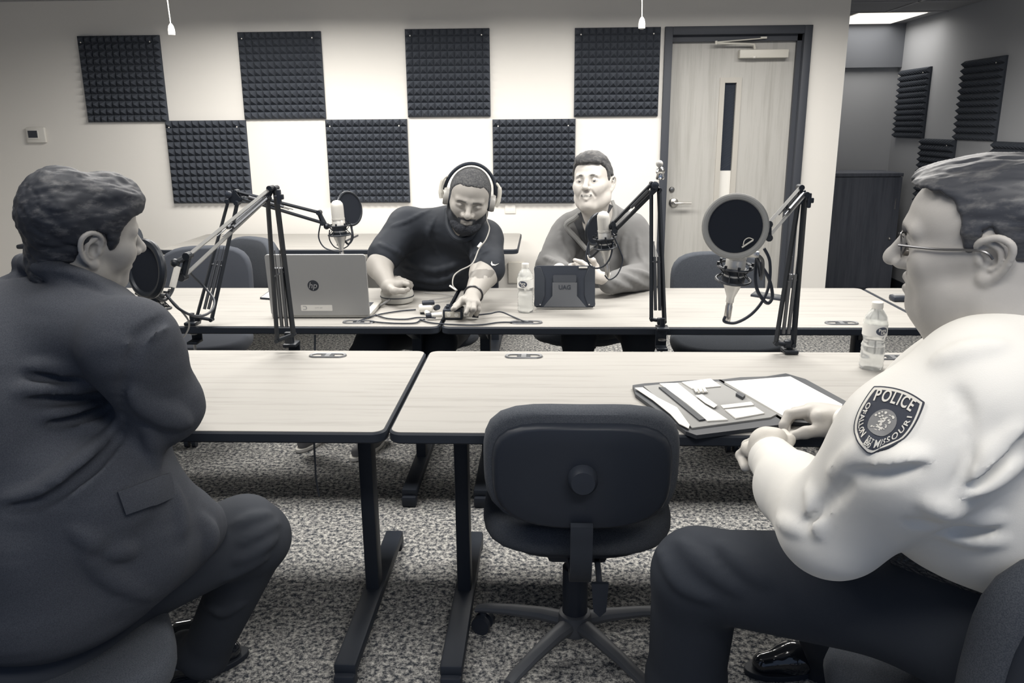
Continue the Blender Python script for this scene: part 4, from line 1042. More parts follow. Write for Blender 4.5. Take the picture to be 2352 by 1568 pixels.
def relaxed_hand(w, d, side, k=1.0):
    """a loosely curled hand lying palm down: wrist point, pointing direction, +1/-1 for the thumb side"""
    w = np.array(w, float); d = np.array(d, float); d /= np.linalg.norm(d); s_ = np.cross(d, (0, 0, 1)) * side; s_ /= np.linalg.norm(s_); u = np.array((0, 0, 1.0)); S = Solid()
    for i in range(4):
        kn = w + d * (.082 - .006 * abs(i - 1.2)) * k + s_ * (.030 - .020 * i) * k + u * .004; L = (.070, .078, .072, .056)[i] * k
        S.cap(w, kn, .022, .0135, .012); a = kn + d * L * .5 + u * (-.004); b = a + d * L * .3 - u * .016; c = b + d * L * .12 - u * .016
        S.poly([kn, a, b, c], [.0115, .0102, .0092, .0078], .003)
    S.poly([w + s_ * .012, w + d * .035 + s_ * .038 - u * .006, w + d * .062 + s_ * .050 - u * .012, w + d * .085 + s_ * .050 - u * .018], [.019, .0145, .0115, .009], .008)
    return S
SKIN = mat('skin', (.4, .38, .36), .52, spec=.35, attr='tone', bump=((420, 420, 420), .12, .001, 3))
def person(name, label, loc): return thing(name, label, 'person', loc)
def hand_solid(wrist, palm_c, knuckles, fingers, thumb, r=.0085, palm_r=.019, k=.010, arm=None, arm_r=(.03, .026)):
    """wrist point, palm centre, four knuckle points, four finger chains (lists of 3 points from the knuckle), thumb chain (3-4 points)"""
    S = Solid(); w = np.array(wrist)
    if arm is not None: S.poly(list(arm) + [w], list(np.linspace(arm_r[0], arm_r[1], len(arm) + 1)), .02)
    for q in knuckles: S.cap(w, q, palm_r * .92, palm_r * .58, .016)
    S.ell(palm_c, (palm_r * 1.15,) * 3, k=.02)
    for i, (q, ch) in enumerate(zip(knuckles, fingers)):
        rr = r * (1.0, 1.04, .98, .86)[i]; pts = [np.array(q)] + [np.array(c_) for c_ in ch]
        S.poly(pts, [rr * 1.12, rr * 1.0, rr * .93, rr * .80][:len(pts)], .0035)
    t = [np.array(q) for q in thumb]; S.poly([(w + np.array(palm_c)) / 2] + t, [palm_r * .9, r * 1.35, r * 1.15, r * .98][:len(t) + 1], .010)
    return S
# ================================================================== man in the suit jacket, left foreground
JACK = mat('suit_jacket', (.044, .049, .060), .85, spec=.2, bump=((900, 900, 900), .25, .001, 2), noise=((600, 600, 600), (.068, .073, .086), 2, .35, .65))
TROU = mat('suit_trousers', (.045, .05, .06), .85, spec=.2, bump=((900, 900, 900), .25, .001, 2))
HAIRG = mat('greying_hair', (.026, .029, .037), .6, spec=.35, noise=((24, 24, 60), (.15, .148, .15), 5, .52, .80))
A = person('person', 'seated man in a dark suit jacket leaning on the table, seen from behind, listening', (P(150, 1300, 1.4)[0], 1.4, 0))
hc = P(194, 534, 1.514)
hA = Head(hc, (.66, .745, -.11), (.28, -.10, .95), .935, crown=.93, ear=1.25)
S = Solid(); hA.face(S, ears=(-1,), nose=1.0)
nk = P(140, 690, 1.56)
S.cap(hA.W(-.02, 0, -.05), nk, .054, .062, .03); S.cap(hA.W(-.035, 0, -.02), nk, .046, .056, .03)
vs, fs = S.mesh(.0026)
head_p = (vs, fs, hA.tone(vs, (.36, .345, .325), brow=.8, stub=.25))
c = lambda x, y, Y: P(x, y, Y)
S2 = Solid(); S2.cap(nk, c(150, 1200, 1.46), .085, .10, .05)      # trunk under the clothes
vs2, fs2 = S2.mesh(.012)
hps = []
for wr, el_, sho, dd, sd in ((c(394, 921, 1.97), c(386, 925, 1.66), c(300, 790, 1.40), (-.12, 1, -.10), -1), (c(330, 892, 2.11), c(250, 900, 1.92), c(120, 760, 1.78), (.25, 1, -.15), 1)):
    Hh = relaxed_hand(wr, dd, sd); Hh.cap(el_, wr, .036, .026, .02); Hh.cap(sho, el_, .045, .036, .02); Hh.cap(nk + (0, 0, -.12), sho, .06, .045, .02); v_, f_ = Hh.mesh(.004); hps.append((v_, f_, np.tile((.40, .38, .355), (len(v_), 1))))
body = raw_mesh('body', [head_p, (vs2, fs2, np.tile((.36, .345, .325), (len(vs2), 1)))] + hps, SKIN, A)
ln = [(-.15, -.13), (-.07, -.115), (-.048, -.060), (-.030, .008), (-.012, .036), (.010, .030), (.022, -.006), (.030, -.008), (.038, .036), (.048, .050), (.066, .066), (.12, .066)]
def exA(S):
    S.ell(hA.W(-.058, 0, -.062), (.040, .056, .058), hA.M, .03); S.ell(hA.W(.052, 0, .098), (.040, .058, .026), hA.M, .03); S.ell(hA.W(-.05, 0, .055), (.062, .074, .066), hA.M, .03); S.ell(hA.W(.02, -.05, .07), (.05, .026, .04), hA.M, .03)
    S.ell(hA.W(.068, -.02, .086), (.022, .03, .020), hA.M, .02)
vs, fs = hA.hair(.011, ln, .0032, noise=.006, extra=exA, comb=(14, 26, 34))
raw_mesh('hair', [(vs, fs)], HAIRG, A)
# jacket
J = Solid()
def pc(x, y, Y): return P(x, y, Y)
def pr_(r, x, y, Y): return rp(r, P(x, y, Y))
J.ell(pc(125, 890, 1.52), (.19, .225, .22), k=.06)
J.ell(pc(60, 1000, 1.45), (.175, .215, .26), k=.06)
J.ell(pc(170, 1190, 1.42), (.175, .21, .165), k=.08)
J.ell(pc(130, 1320, 1.42), (.21, .22, .12), k=.08)
J.cap(pc(85, 735, 1.56), pc(210, 765, 1.46), .085, .085, .07)
J.cap(pc(200, 755, 1.44), pc(305, 796, 1.35), .080, .074, .06)
J.cap(pc(70, 740, 1.66), pc(120, 760, 1.78), .07, .07, .06)
J.cap(pc(300, 790, 1.33), pc(372, 930, 1.40), .081, .068, .03)                    # upper arm
J.cap(pc(375, 925, 1.40), pc(386, 925, 1.66), .067, .054, .03); J.cap(pc(386, 925, 1.66), pc(392, 917, 1.98), .054, .042, .03)
J.cap(pc(120, 760, 1.78), pc(250, 900, 1.92), .062, .055, .04); J.cap(pc(250, 900, 1.92), pc(330, 890, 2.12), .05, .042, .03)  # far arm
J.cap(pc(240, 1130, 1.36), pc(395, 1200, 1.48), .120, .075, .06); J.cap(pc(330, 1250, 1.40), pc(455, 1215, 1.54), .10, .055, .06)
J.cap(pc(270, 1010, 1.44), pc(320, 1100, 1.50), .08, .06, .05)
# collar roll
J.poly(spl([pc(48, 606, 1.58), pc(78, 606, 1.475), pc(140, 628, 1.43), pc(215, 656, 1.44), pc(292, 690, 1.52)], 3), [.018] * 13, .012)
for q, r_, d_ in (([(60, 845), (150, 848), (262, 838)], .014, .4), ([(40, 897), (150, 893), (268, 880)], .020, .3), ([(95, 955), (170, 945), (235, 925)], .018, .3), ([(170, 985), (200, 975), (225, 965)], .009, .5),
                  ([(0, 1148), (90, 1130), (170, 1085), (230, 1030), (280, 965)], .020, .3),
                  ([(290, 892), (340, 935), (400, 960), (430, 972)], .018, .35), ([(165, 1145), (210, 1090), (270, 1030)], .012, .5), ([(340, 985), (352, 1020), (362, 1070)], .010, .5), ([(190, 1260), (260, 1325), (350, 1370)], .018, .4),
                  ([(170, 1215), (215, 1240), (230, 1250)], .016, .4), ([(240, 1262), (275, 1262), (300, 1268)], .016, .4), ([(395, 1120), (412, 1180), (416, 1230)], .010, .4), ([(455, 1190), (480, 1230), (475, 1280)], .02, .4),
                  ([(300, 790), (335, 768), (378, 745)], .007, .35)):
    fold(J, q, r_, d_)
for q, r_ in (([(285, 960), (280, 900), (300, 830), (330, 770), (375, 728)], .005), ([(20, 1165), (100, 1150), (190, 1095), (250, 1035), (296, 965)], .010), ([(60, 865), (160, 868), (265, 855)], .008), ([(60, 918), (160, 915), (262, 902)], .010), ([(110, 972), (190, 962), (240, 942)], .008),
              ([(0, 640), (90, 632), (190, 652), (290, 700)], .004), ([(300, 780), (340, 755), (375, 735)], .004)):
    fold(J, q, r_ * .95, .25, .012, '-')
apply_folds(J)
vs, fs = J.mesh(.0065); vs = laplace(vs, fs, 2, .4); N = vnormals(vs, fs)
vs = vs + N * (.0055 * fbm(vs * np.array((5, 5, 16)), 3, 11))[:, None]
jk = raw_mesh('suit_jacket', [(vs, fs)], JACK, A)
def decal(solid, poly, off, th, m, name, parent, n=14, extra_px=None):
    """a thin piece of cloth lying on a solid: quad of four photograph pixels, draped over the surface"""
    a, b, c_, d = [np.array(q, float) for q in poly]; g = []
    for j in range(n + 1):
        for i in range(n + 1):
            u, v = i / n, j / n; g.append((a * (1 - u) + b * u) * (1 - v) + (d * (1 - u) + c_ * u) * v)
    p, nr, ok = trace(solid, np.array(g)); top = p + nr * (off + th); bot = p + nr * (off - .004); K = (n + 1) ** 2
    f = []
    for j in range(n):
        for i in range(n):
            q = j * (n + 1) + i; f.append((q, q + 1, q + n + 2, q + n + 1)); f.append((K + q, K + q + n + 1, K + q + n + 2, K + q + 1))
    for i in range(n):
        for (q, r_) in ((i, i + 1), (n * (n + 1) + i + 1, n * (n + 1) + i), ((i + 1) * (n + 1), i * (n + 1)), (i * (n + 1) + n, (i + 1) * (n + 1) + n)): f.append((r_, q, q + K, r_ + K))
    return MB().add(np.concatenate([top, bot]), f).build(name, m, parent)
decal(J, [(268, 1130), (377, 1088), (390, 1140), (285, 1177)], .003, .010, JACK, 'pocket_flap', jk)
T = Solid()
T.cap(pc(120, 1400, 1.46), pc(560, 1225, 1.66), .115, .082, .04); T.cap(pc(565, 1225, 1.66), pc(590, 1232, 1.68), .082, .070, .03)
T.cap(pc(590, 1240, 1.68), pc(470, 1500, 1.80), .070, .058, .03); T.cap(pc(470, 1500, 1.80), np.array((pc(440, 1620, 1.9)[0], 1.9, .10)), .058, .052, .03)
T.ell(pc(90, 1430, 1.44), (.20, .22, .12), k=.05)
T.cap(pc(60, 1400, 1.66), pc(380, 1225, 1.90), .10, .075, .04); T.cap(pc(380, 1225, 1.90), np.array((pc(330, 1440, 2.0)[0], 2.0, .10)), .07, .052, .03)
for q, r_ in (([(540, 1205), (580, 1190), (620, 1180)], .008), ([(550, 1245), (590, 1225), (640, 1200)], .009), ([(545, 1290), (590, 1265), (635, 1235)], .012), ([(520, 1330), (570, 1300), (610, 1280)], .009), ([(470, 1385), (510, 1408), (560, 1385)], .006)):
    fold(T, q, r_, .45)
apply_folds(T)
vs, fs = T.mesh(.007); vs = laplace(vs, fs, 2, .4)
raw_mesh('trousers', [(vs, fs)], TROU, A)
# shirt collar strip between neck and jacket
MB().tube(spl([pc(58, 596, 1.56), pc(85, 600, 1.48), pc(140, 614, 1.445), pc(215, 642, 1.45), pc(285, 674, 1.52)], 5), .012, 8).build('shirt_collar', mat('collar_dark', (.05, .055, .065), .7), A)

# ================================================================== officer, right foreground
SHIRT = mat('white_uniform_shirt', (.74, .725, .685), .75, spec=.2, bump=((700, 700, 700), .15, .001, 2))
NAVY = mat('navy_trousers', (.034, .039, .049), .85, spec=.15, bump=((700, 700, 700), .2, .001, 2))
HAIRB = mat('officer_hair', (.042, .045, .054), .5, spec=.5, noise=((16, 60, 75), (.17, .167, .165), 6, .48, .84))
B = person('person', 'seated police officer in a white uniform shirt and glasses, hands over the open padfolio', (P(2200, 1400, 1.2)[0], 1.2, 0))
hB = Head(P(2264, 539, 1.152), (-.85, .52, -.067), (-.17, -.12, .976), 1.03, crown=.76, jowl=1.0, ear=1.12)
S = Solid(); hB.face(S, ears=(1,), nose=1.05, open_mouth=.004)
nkB = P(2330, 770, 1.14)
S.cap(hB.W(-.03, 0, -.05), nkB, .070, .082, .03); S.cap(hB.W(.0, 0, -.085), P(2240, 770, 1.16), .05, .06, .04)
vs, fs = S.mesh(.0024)
pieces = [(vs, fs, hB.tone(vs, (.44, .42, .395), brow=.75, stub=.10))]
# near (left) fist
w0 = P(1768, 1050, 1.50)
H1 = Solid(); H1.cap(P(1925, 1200, 1.17), P(1800, 1110, 1.42), .05, .034, .02); H1.cap(P(2230, 930, 1.08), P(1925, 1200, 1.17), .055, .05, .02); H1.cap(P(2330, 900, 1.18), P(2230, 930, 1.08), .06, .055, .02); H1.cap(P(1800, 1110, 1.42), w0, .034, .029, .02)
H1.ell(P(1762, 1018, 1.55), (.036, .034, .034), k=.015)
kn = [P(1788, 1003, 1.55), P(1765, 1000, 1.60), P(1738, 1012, 1.62), P(1718, 1030, 1.60)]
for i, q in enumerate(kn): H1.cap(w0, q, .024, .015, .012)
fg = [[P(1790, 1018, 1.60), P(1775, 1045, 1.60)], [P(1748, 1012, 1.645), P(1745, 1045, 1.62)], [P(1716, 1022, 1.65), P(1722, 1055, 1.62)], [P(1702, 1045, 1.63), P(1712, 1072, 1.58)]]
for q, ch in zip(kn, fg): H1.poly([q] + ch, [.0125, .0115, .0100], .004)
H1.poly([P(1800, 1035, 1.53), P(1812, 1010, 1.56), P(1800, 995, 1.60)], [.014, .012, .010], .006)
vs, fs = H1.mesh(.003); SKB = (.62, .59, .54); pieces.append((vs, fs, np.tile(SKB, (len(vs), 1))))
# far (right) hand, index finger and thumb meeting
H2 = Solid(); w2 = P(1925, 965, 1.90)
H2.cap(P(2070, 990, 1.55), P(1975, 975, 1.83), .042, .032, .02); H2.cap(P(2180, 910, 1.40), P(2070, 990, 1.55), .05, .042, .02); H2.cap(P(2330, 900, 1.2), P(2180, 910, 1.40), .06, .05, .02); H2.cap(P(1975, 975, 1.83), w2, .032, .028, .02)
H2.cap(w2, P(1862, 946, 1.92), .030, .022, .02); H2.cap(w2, P(1880, 960, 1.88), .028, .02, .02); H2.ell(P(1885, 950, 1.92), (.036, .026, .024), k=.02)
H2.poly([P(1856, 945, 1.91), P(1812, 952, 1.89), P(1800, 976, 1.87), P(1800, 1003, 1.86)], [.0155, .0125, .0112, .0090], .004)       # index
H2.poly([P(1862, 940, 1.95), P(1826, 946, 1.97), P(1806, 972, 1.95), P(1808, 998, 1.92)], [.015, .0125, .011, .009], .004)
H2.poly([P(1872, 942, 1.99), P(1842, 950, 2.01), P(1822, 975, 1.98), P(1826, 996, 1.95)], [.014, .0115, .0105, .0085], .004)
H2.poly([P(1885, 948, 2.01), P(1862, 958, 2.02), P(1842, 985, 1.98), P(1826, 1010, 1.92)], [.013, .0105, .0095, .008], .004)
H2.poly([w2, P(1895, 985, 1.87), P(1850, 993, 1.85), P(1812, 1003, 1.845)], [.024, .0175, .0135, .0108], .010)        # thumb
H2.ell(P(1810, 1001, 1.836), (.010, .004, .008), k=.002)
vs, fs = H2.mesh(.003); pieces.append((vs, fs, np.tile((.50, .475, .44), (len(vs), 1))))
S2 = Solid(); S2.cap(nkB, P(2330, 1200, 1.2), .09, .11, .05); vs, fs = S2.mesh(.012); pieces.append((vs, fs, np.tile((.4, .38, .355), (len(vs), 1))))
raw_mesh('body', pieces, SKIN, B)
lnB = [(-.15, -.070), (-.07, -.062), (-.045, -.040), (-.030, .004), (-.014, .034), (.000, .028), (.006, -.014), (.012, -.014), (.020, .030), (.028, .058), (.045, .074), (.12, .080)]
def exB(S): S.ell(hB.W(.04, 0, .100), (.050, .060, .018), hB.M, .03); S.ell(hB.W(-.03, 0, .078), (.072, .070, .036), hB.M, .03); S.ell(hB.W(.066, .0, .092), (.024, .05, .012), hB.M, .02)
vs, fs = hB.hair(.0065, lnB, .0030, noise=.0045, extra=exB, comb=(12, 40, 40), seed=4)
raw_mesh('hair', [(vs, fs)], HAIRB, B)
eyebrows(hB, B, mat('dark_brow', (.05, .05, .055), .8))
# glasses
gl = MB(); e0 = hB.W(.100, .046, .001); 
GM = mat('glasses_metal', (.12, .12, .125), .3, metal=.8)
gl.tube(spl([hB.W(.098, .052, .002), hB.W(.05, .074, .004), hB.W(-.002, .086, .006), hB.W(-.016, .088, -.004)], 5), .0018, 6)
gs = gl.build('glasses', GM, B)
for y in (1, -1):
    ring = [hB.W(.0985 - .004 * abs(math.cos(a)), y * (.031 + .022 * math.cos(a)), -.004 + .016 * math.sin(a)) for a in np.linspace(0, 2 * PI, 25)[:-1]]
    MB().tube(ring, .0013, 6, closed=True).build('lens_rim', GM, gs)
MB().tube([hB.W(.098, -.010, .0), hB.W(.106, 0, .003), hB.W(.098, .010, .0)], .0013, 6).build('bridge', GM, gs)
# shirt
Q = Solid()
Q.ell(pc(2310, 975, 1.20), (.17, .20, .16), k=.06); Q.ell(pc(2300, 1110, 1.24), (.19, .22, .13), k=.08); Q.ell(pc(2350, 1175, 1.24), (.18, .22, .10), k=.06)
Q.cap(pc(2390, 800, 1.14), pc(2275, 868, 1.08), .085, .085, .06); Q.cap(pc(2360, 820, 1.2), pc(2200, 880, 1.38), .075, .072, .06)
Q.cap(pc(2245, 915, 1.05), pc(2100, 1030, 1.07), .090, .094, .04); Q.cap(pc(2100, 1030, 1.07), pc(1925, 1192, 1.16), .094, .080, .05)     # near upper arm
Q.cap(pc(1905, 1205, 1.17), pc(1822, 1122, 1.33), .076, .062, .035); Q.cap(pc(1822, 1122, 1.33), pc(1776, 1056, 1.48), .060, .042, .03)
Q.cap(pc(2170, 900, 1.42), pc(2070, 990, 1.55), .072, .066, .05); Q.cap(pc(2060, 990, 1.55), pc(1948, 968, 1.86), .062, .038, .04)   # far arm
Q.ell(pc(2170, 1060, 1.22), (.11, .15, .13), k=.08)
for q, r_, d_ in (([(1880, 1225), (1872, 1180), (1858, 1120)], .010, .45), ([(2225, 1100), (2270, 1050), (2340, 980)], .014, .4), ([(2230, 1130), (2290, 1090), (2352, 1050)], .014, .4), ([(2130, 1150), (2200, 1185), (2290, 1190)], .014, .45), ([(2120, 1185), (2200, 1225), (2300, 1235)], .014, .45),
                  ([(1990, 1075), (2060, 1060), (2120, 1045)], .012, .45), ([(1905, 1090), (1960, 1045), (2010, 1010)], .010, .5), ([(2150, 830), (2220, 805), (2300, 790)], .008, .5), ([(1740, 1150), (1790, 1195), (1840, 1215)], .008, .5)):
    fold(Q, q, r_, d_)
for q, r_ in (([(2200, 900), (2222, 960), (2225, 1050), (2190, 1120)], .004), ([(1850, 1210), (1905, 1150), (1955, 1105)], .006), ([(2230, 1120), (2280, 1070), (2345, 1005)], .007), ([(2090, 1200), (2170, 1215), (2280, 1212)], .010), ([(1960, 1090), (2040, 1085), (2110, 1070)], .008)):
    fold(Q, q, r_ * .7, .15, .014, '-')
apply_folds(Q)
vs, fs = Q.mesh(.0062); vs = laplace(vs, fs, 2, .4); N = vnormals(vs, fs)
vs = vs + N * (.003 * fbm(vs * np.array((9, 9, 7)), 3, 21))[:, None]
sh = raw_mesh('uniform_shirt', [(vs, fs)], SHIRT, B)
# cuffs
MB().tube([P(1806, 1092, 1.40), P(1770, 1052, 1.49)], [.050, .044], 24).build('shirt_cuff', SHIRT, sh)
# trousers and duty belt
T = Solid()
T.ell(pc(2290, 1400, 1.28), (.21, .22, .13), k=.05)
T.cap(pc(2270, 1390, 1.22), pc(1610, 1318, 1.48), .115, .088, .05)
T.cap(pc(1600, 1318, 1.48), pc(1575, 1560, 1.56), .088, .082, .03); T.cap(pc(1575, 1560, 1.56), pc(1570, 1760, 1.62), .082, .07, .03)
T.cap(pc(2250, 1380, 1.42), pc(1850, 1330, 1.72), .11, .08, .05); T.cap(pc(1850, 1330, 1.72), pc(1905, 1500, 1.98), .075, .06, .03); T.cap(pc(1905, 1500, 1.98), pc(1880, 1545, 2.0), .06, .055, .03)
for q, r_ in (([(1560, 1240), (1620, 1300), (1700, 1360)], .014), ([(1650, 1245), (1700, 1290), (1760, 1340)], .014), ([(1510, 1260), (1560, 1340), (1640, 1380)], .010)): fold(T, q, r_, .4)
apply_folds(T)
vs, fs = T.mesh(.0075); vs = laplace(vs, fs, 2, .4); raw_mesh('trousers', [(vs, fs)], NAVY, B)
bl = MB(); bp, bn, ok = trace(T, np.array([(x, 1282 + (x - 2090) * .30) for x in np.linspace(2060, 2340, 14)]))
bl.tube(bp, .024, 8); be = bl.build('duty_belt', mat('belt_basketweave', (.03, .034, .042), .35, bump=((160, 160, 160), .9, .004, 1)), B)
# shoes
def shoe(name, heel, toe, parent, m, sole, w=.045, h=.07):
    S = Solid(); heel, toe = np.array(heel), np.array(toe); d = toe - heel
    S.cap(heel + (0, 0, .045), heel + d * .35 + (0, 0, .045), w * .85, w * .95, .02); S.cap(heel + d * .35 + (0, 0, .042), toe - d / np.linalg.norm(d) * w * .8 + (0, 0, .030), w * .92, w * .68, .03)
    S.cap(heel + (0, 0, .06), heel + (0, 0, .09), w * .75, w * .7, .02)
    S.cut(lambda p: .012 - p[:, 2], S.pr[0][1] - 1, S.pr[0][2] + 1, .004)
    vs, fs = S.mesh(.004); o = raw_mesh(name, [(vs, fs)], m, parent)
    ax = d / np.linalg.norm(d); sd = np.cross(ax, (0, 0, 1)); L = np.linalg.norm(d); poly = []
    for a in np.linspace(0, 2 * PI, 29)[:-1]: poly.append((math.cos(a) * (L * .5 + w * .35), math.sin(a) * w * (1.0 + .12 * math.cos(a))))
    MB().prism(poly, (heel + toe) / 2 + (0, 0, .001), ax, sd, (0, 0, .016)).build('shoe_sole', sole, o, bevel=.002)
    return o
GLOSS = mat('polished_leather', (.016, .019, .025), .12, spec=.8, coat=.6)
sh_ = shoe('shoe', PZ(1870, 1540, .0) + (0, .0, 0), PZ(1722, 1545, .0), B, GLOSS, BLK)
lc_ = MB()
for i in range(3): lc_.tube([P(1758 + i * 10, 1520 + i * 2, 1.9), P(1768 + i * 10, 1540 + i * 2, 1.88)], .003, 5)
for a_, b_ in ((P(440, 1620, 1.9), .0), (P(330, 1440, 2.0), .0)):
    f_ = np.array((a_[0] - .05, a_[1] - .02, 0)); shoe('shoe', f_, f_ + (.16, .14, 0), A, GLOSS, BLK)
# shoulder patch ------------------------------------------------------
def pat(u, v):            # patch frame (u right -.5...5, v down 0..1) -> photograph pixel on the sleeve
    return np.array((2071, 899)) + u * np.array((118, 34)) + v * np.array((-74, 141))
shield = [(-.42, .04), (-.15, -.005), (.15, -.005), (.44, .05), (.50, .10), (.53, .40), (.47, .66), (.30, .86), (.08, .985), (0, 1.0), (-.08, .985), (-.30, .88), (-.47, .68), (-.53, .42), (-.49, .10)]
shs = spl(shield, 4, closed=True)
def drape(uvw, base):
    uvw = np.array(uvw, float); px = np.array([pat(u, v) for u, v, _ in uvw]); p, n, ok = trace(Q, px); return p + n * (base + uvw[:, 2])[:, None]
def drape_ring(scale, base, th, m, name, parent, inner=None):
    c0 = np.array((0, .5)); N_ = len(shs); rings = [1, .8, .6, .4, .2, .02] if inner is None else [1, (1 + inner) / 2, inner]
    v = [(*(c0 + (q - c0) * scale * r_), th) for r_ in rings for q in shs] 
    v = [(*(c0 + (q - c0) * scale), -.006) for q in shs] + v
    n_r = len(rings) + 1
    if inner is not None: v += [(*(c0 + (q - c0) * scale * inner), -.006) for q in shs]; n_r += 1
    f = [(r_ * N_ + i, r_ * N_ + (i + 1) % N_, (r_ + 1) * N_ + (i + 1) % N_, (r_ + 1) * N_ + i) for r_ in range(n_r - 1) for i in range(N_)]
    if inner is None: f.append(tuple((n_r - 1) * N_ + i for i in range(N_)))
    return MB().add(drape(v, base), f).build(name, m, parent)
PD = mat('patch_dark', (.035, .040, .055), .8); PL = mat('patch_thread', (.62, .60, .55), .7); PM = mat('patch_grey', (.20, .20, .20), .8)
pa = drape_ring(1.0, .002, .0015, PD, 'shoulder_patch', sh)
drape_ring(.955, .0036, .0004, PL, 'patch_border', pa, inner=.93)
def disc(cu, cv, ru, rv, base, m, name, parent, n=28):
    v = [(cu, cv, 0)] + [(cu + ru * r_ * math.cos(a), cv + rv * r_ * math.sin(a), 0) for r_ in (.5, 1) for a in np.linspace(0, 2 * PI, n + 1)[:-1]]
    f = [(0, 1 + i, 1 + (i + 1) % n) for i in range(n)] + [(1 + i, 1 + n + i, 1 + n + (i + 1) % n, 1 + (i + 1) % n) for i in range(n)]
    return MB().add(drape(v, base), f).build(name, m, parent)
disc(-.02, .53, .245, .21, .0042, PM, 'patch_seal', pa)
ly = MB()
def blob(cu, cv, ru, rv, b=.0050, n=14):
    v = [(cu, cv, 0)] + [(cu + ru * math.cos(a), cv + rv * math.sin(a), 0) for a in np.linspace(0, 2 * PI, n + 1)[:-1]]
    ly.add(drape(v, b), [(0, 1 + i, 1 + (i + 1) % n) for i in range(n)])
rng_ = random.Random(3)
for k_ in range(46):
    a_ = rng_.uniform(0, 2 * PI); r_ = rng_.uniform(0, 1) ** .6; blob(-.02 + .20 * r_ * math.cos(a_) * (.55 if k_ % 2 else 1), .53 + .17 * r_ * math.sin(a_), rng_.uniform(.010, .030), rng_.uniform(.006, .020), n=8)
ly.build('patch_figures', PL, pa)
ltr = MB()
def arc_text(txt, ctrl, size, bold=True, gap=.10):
    """letters set one by one along a smooth path of (u, v) points, spread over its whole length"""
    pth = np.array(spl([np.array(q, float) * (1, .76) for q in ctrl], 12)); L_ = np.concatenate([[0], np.cumsum(np.linalg.norm(np.diff(pth, axis=0), axis=1))])
    gl_ = [text_mesh(ch, size, 0, bold) for ch in txt]; wd = [float(np.ptp(g[0][:, 0])) + gap * size for g in gl_]; tot = sum(wd); sp = (L_[-1] - tot) / (len(txt) - 1); pos = 0
    for (vs, fs), w_ in zip(gl_, wd):
        m_ = pos + w_ / 2; pos += w_ + sp; c_ = np.array([np.interp(m_, L_, pth[:, k]) for k in (0, 1)]); c2 = np.array([np.interp(m_ + .01, L_, pth[:, k]) for k in (0, 1)]); c1 = np.array([np.interp(m_ - .01, L_, pth[:, k]) for k in (0, 1)])
        a = math.atan2(c2[1] - c1[1], c2[0] - c1[0]); x0 = (vs[:, 0].max() + vs[:, 0].min()) / 2; pts = []
        for q in vs:
            x, y = q[0] - x0, q[1]; pts.append((c_[0] + x * math.cos(a) + y * math.sin(a), (c_[1] + x * math.sin(a) - y * math.cos(a)) / .76, 0))
        ltr.add(drape(pts, .0052), fs)
arc_text('POLICE', [(-.37, .185), (-.2, .155), (0, .145), (.2, .155), (.37, .185)], .195)
arc_text("O'FALLON", [(-.385, .30), (-.40, .48), (-.335, .66), (-.20, .80)], .10)
arc_text('MISSOURI', [(.0, .86), (.17, .79), (.32, .64), (.385, .46), (.385, .32)], .12)
arc_text('EST', [(-.13, .80), (-.07, .82), (-.02, .83)], .06)
arc_text('1890', [(-.15, .86), (-.09, .885), (-.04, .90)], .075)
ltr.build('patch_lettering', PL, pa, smooth=False)
# ================================================================== man with headphones behind the far tables
POLO = mat('dark_polo', (.021, .025, .033), .7, spec=.3, bump=((500, 500, 500), .25, .001, 2))
JEAN = mat('dark_trousers', (.030, .034, .042), .85, spec=.15)
C = person('person', 'bearded man in dark polo and headphones, leaning over the far tables', (P(1000, 700, 3.85)[0], 3.85, 0))
hC = Head(P(1078, 456, 3.50), (.06, -.955, -.26), (.19, -.23, .955), 1.045, width=1.06, jowl=.6)
S = Solid(); hC.face(S, nose=1.18, lids=2.3, ears=())
S.cap(hC.W(-.03, 0, -.04), P(1055, 540, 3.66), .066, .078, .04)
SKC = (.30, .285, .265)
def beardC(x, y, z):
    return np.maximum(np.clip((-.052 - z - .35 * np.maximum(.065 - x, 0) * 0 + .9 * np.maximum(y - .036, 0)) / .006, 0, 1) * (x > -.01), np.clip((-.048 - z) / .004, 0, 1) * (x > .07) * (y < .034)) * np.clip((x + .012) / .01, 0, 1)
vs, fs = S.mesh(.0036); tone = hC.tone(vs, SKC, beard=beardC, brow=.9, lips=.9, eyes=False, dark=(.03, .033, .04), brow_col=(.035, .036, .04))
pcs = [(vs, fs, tone)]
def PT(x, y, z): return PZ(x, y, z)
# viewer-left arm and hand on the round case
H = Solid(); w0 = PT(893, 660, .815)
H.cap(P(905, 545, 3.62), P(872, 612, 3.50), .058, .052, .03); H.cap(P(872, 612, 3.50), w0, .054, .030, .03)
kn = [PT(925, 650, .828), PT(922, 645, .830), PT(916, 641, .826), PT(908, 640, .82)]
for q in kn: H.cap(w0, q, .024, .015, .012)
fg = [[PT(936, 653, .825), PT(944, 659, .805)], [PT(935, 648, .828), PT(946, 655, .806)], [PT(930, 645, .826), PT(944, 650, .806)], [PT(922, 643, .82), PT(936, 648, .804)]]
for q, ch in zip(kn, fg): H.poly([q] + ch, [.0115, .0105, .0085], .003)
H.poly([w0, PT(905, 668, .815), PT(925, 668, .81), PT(938, 665, .803)], [.02, .015, .0115, .009], .008)
vs, fs = H.mesh(.0036); pcs.append((vs, fs, np.tile(SKC, (len(vs), 1)) * 1.08))
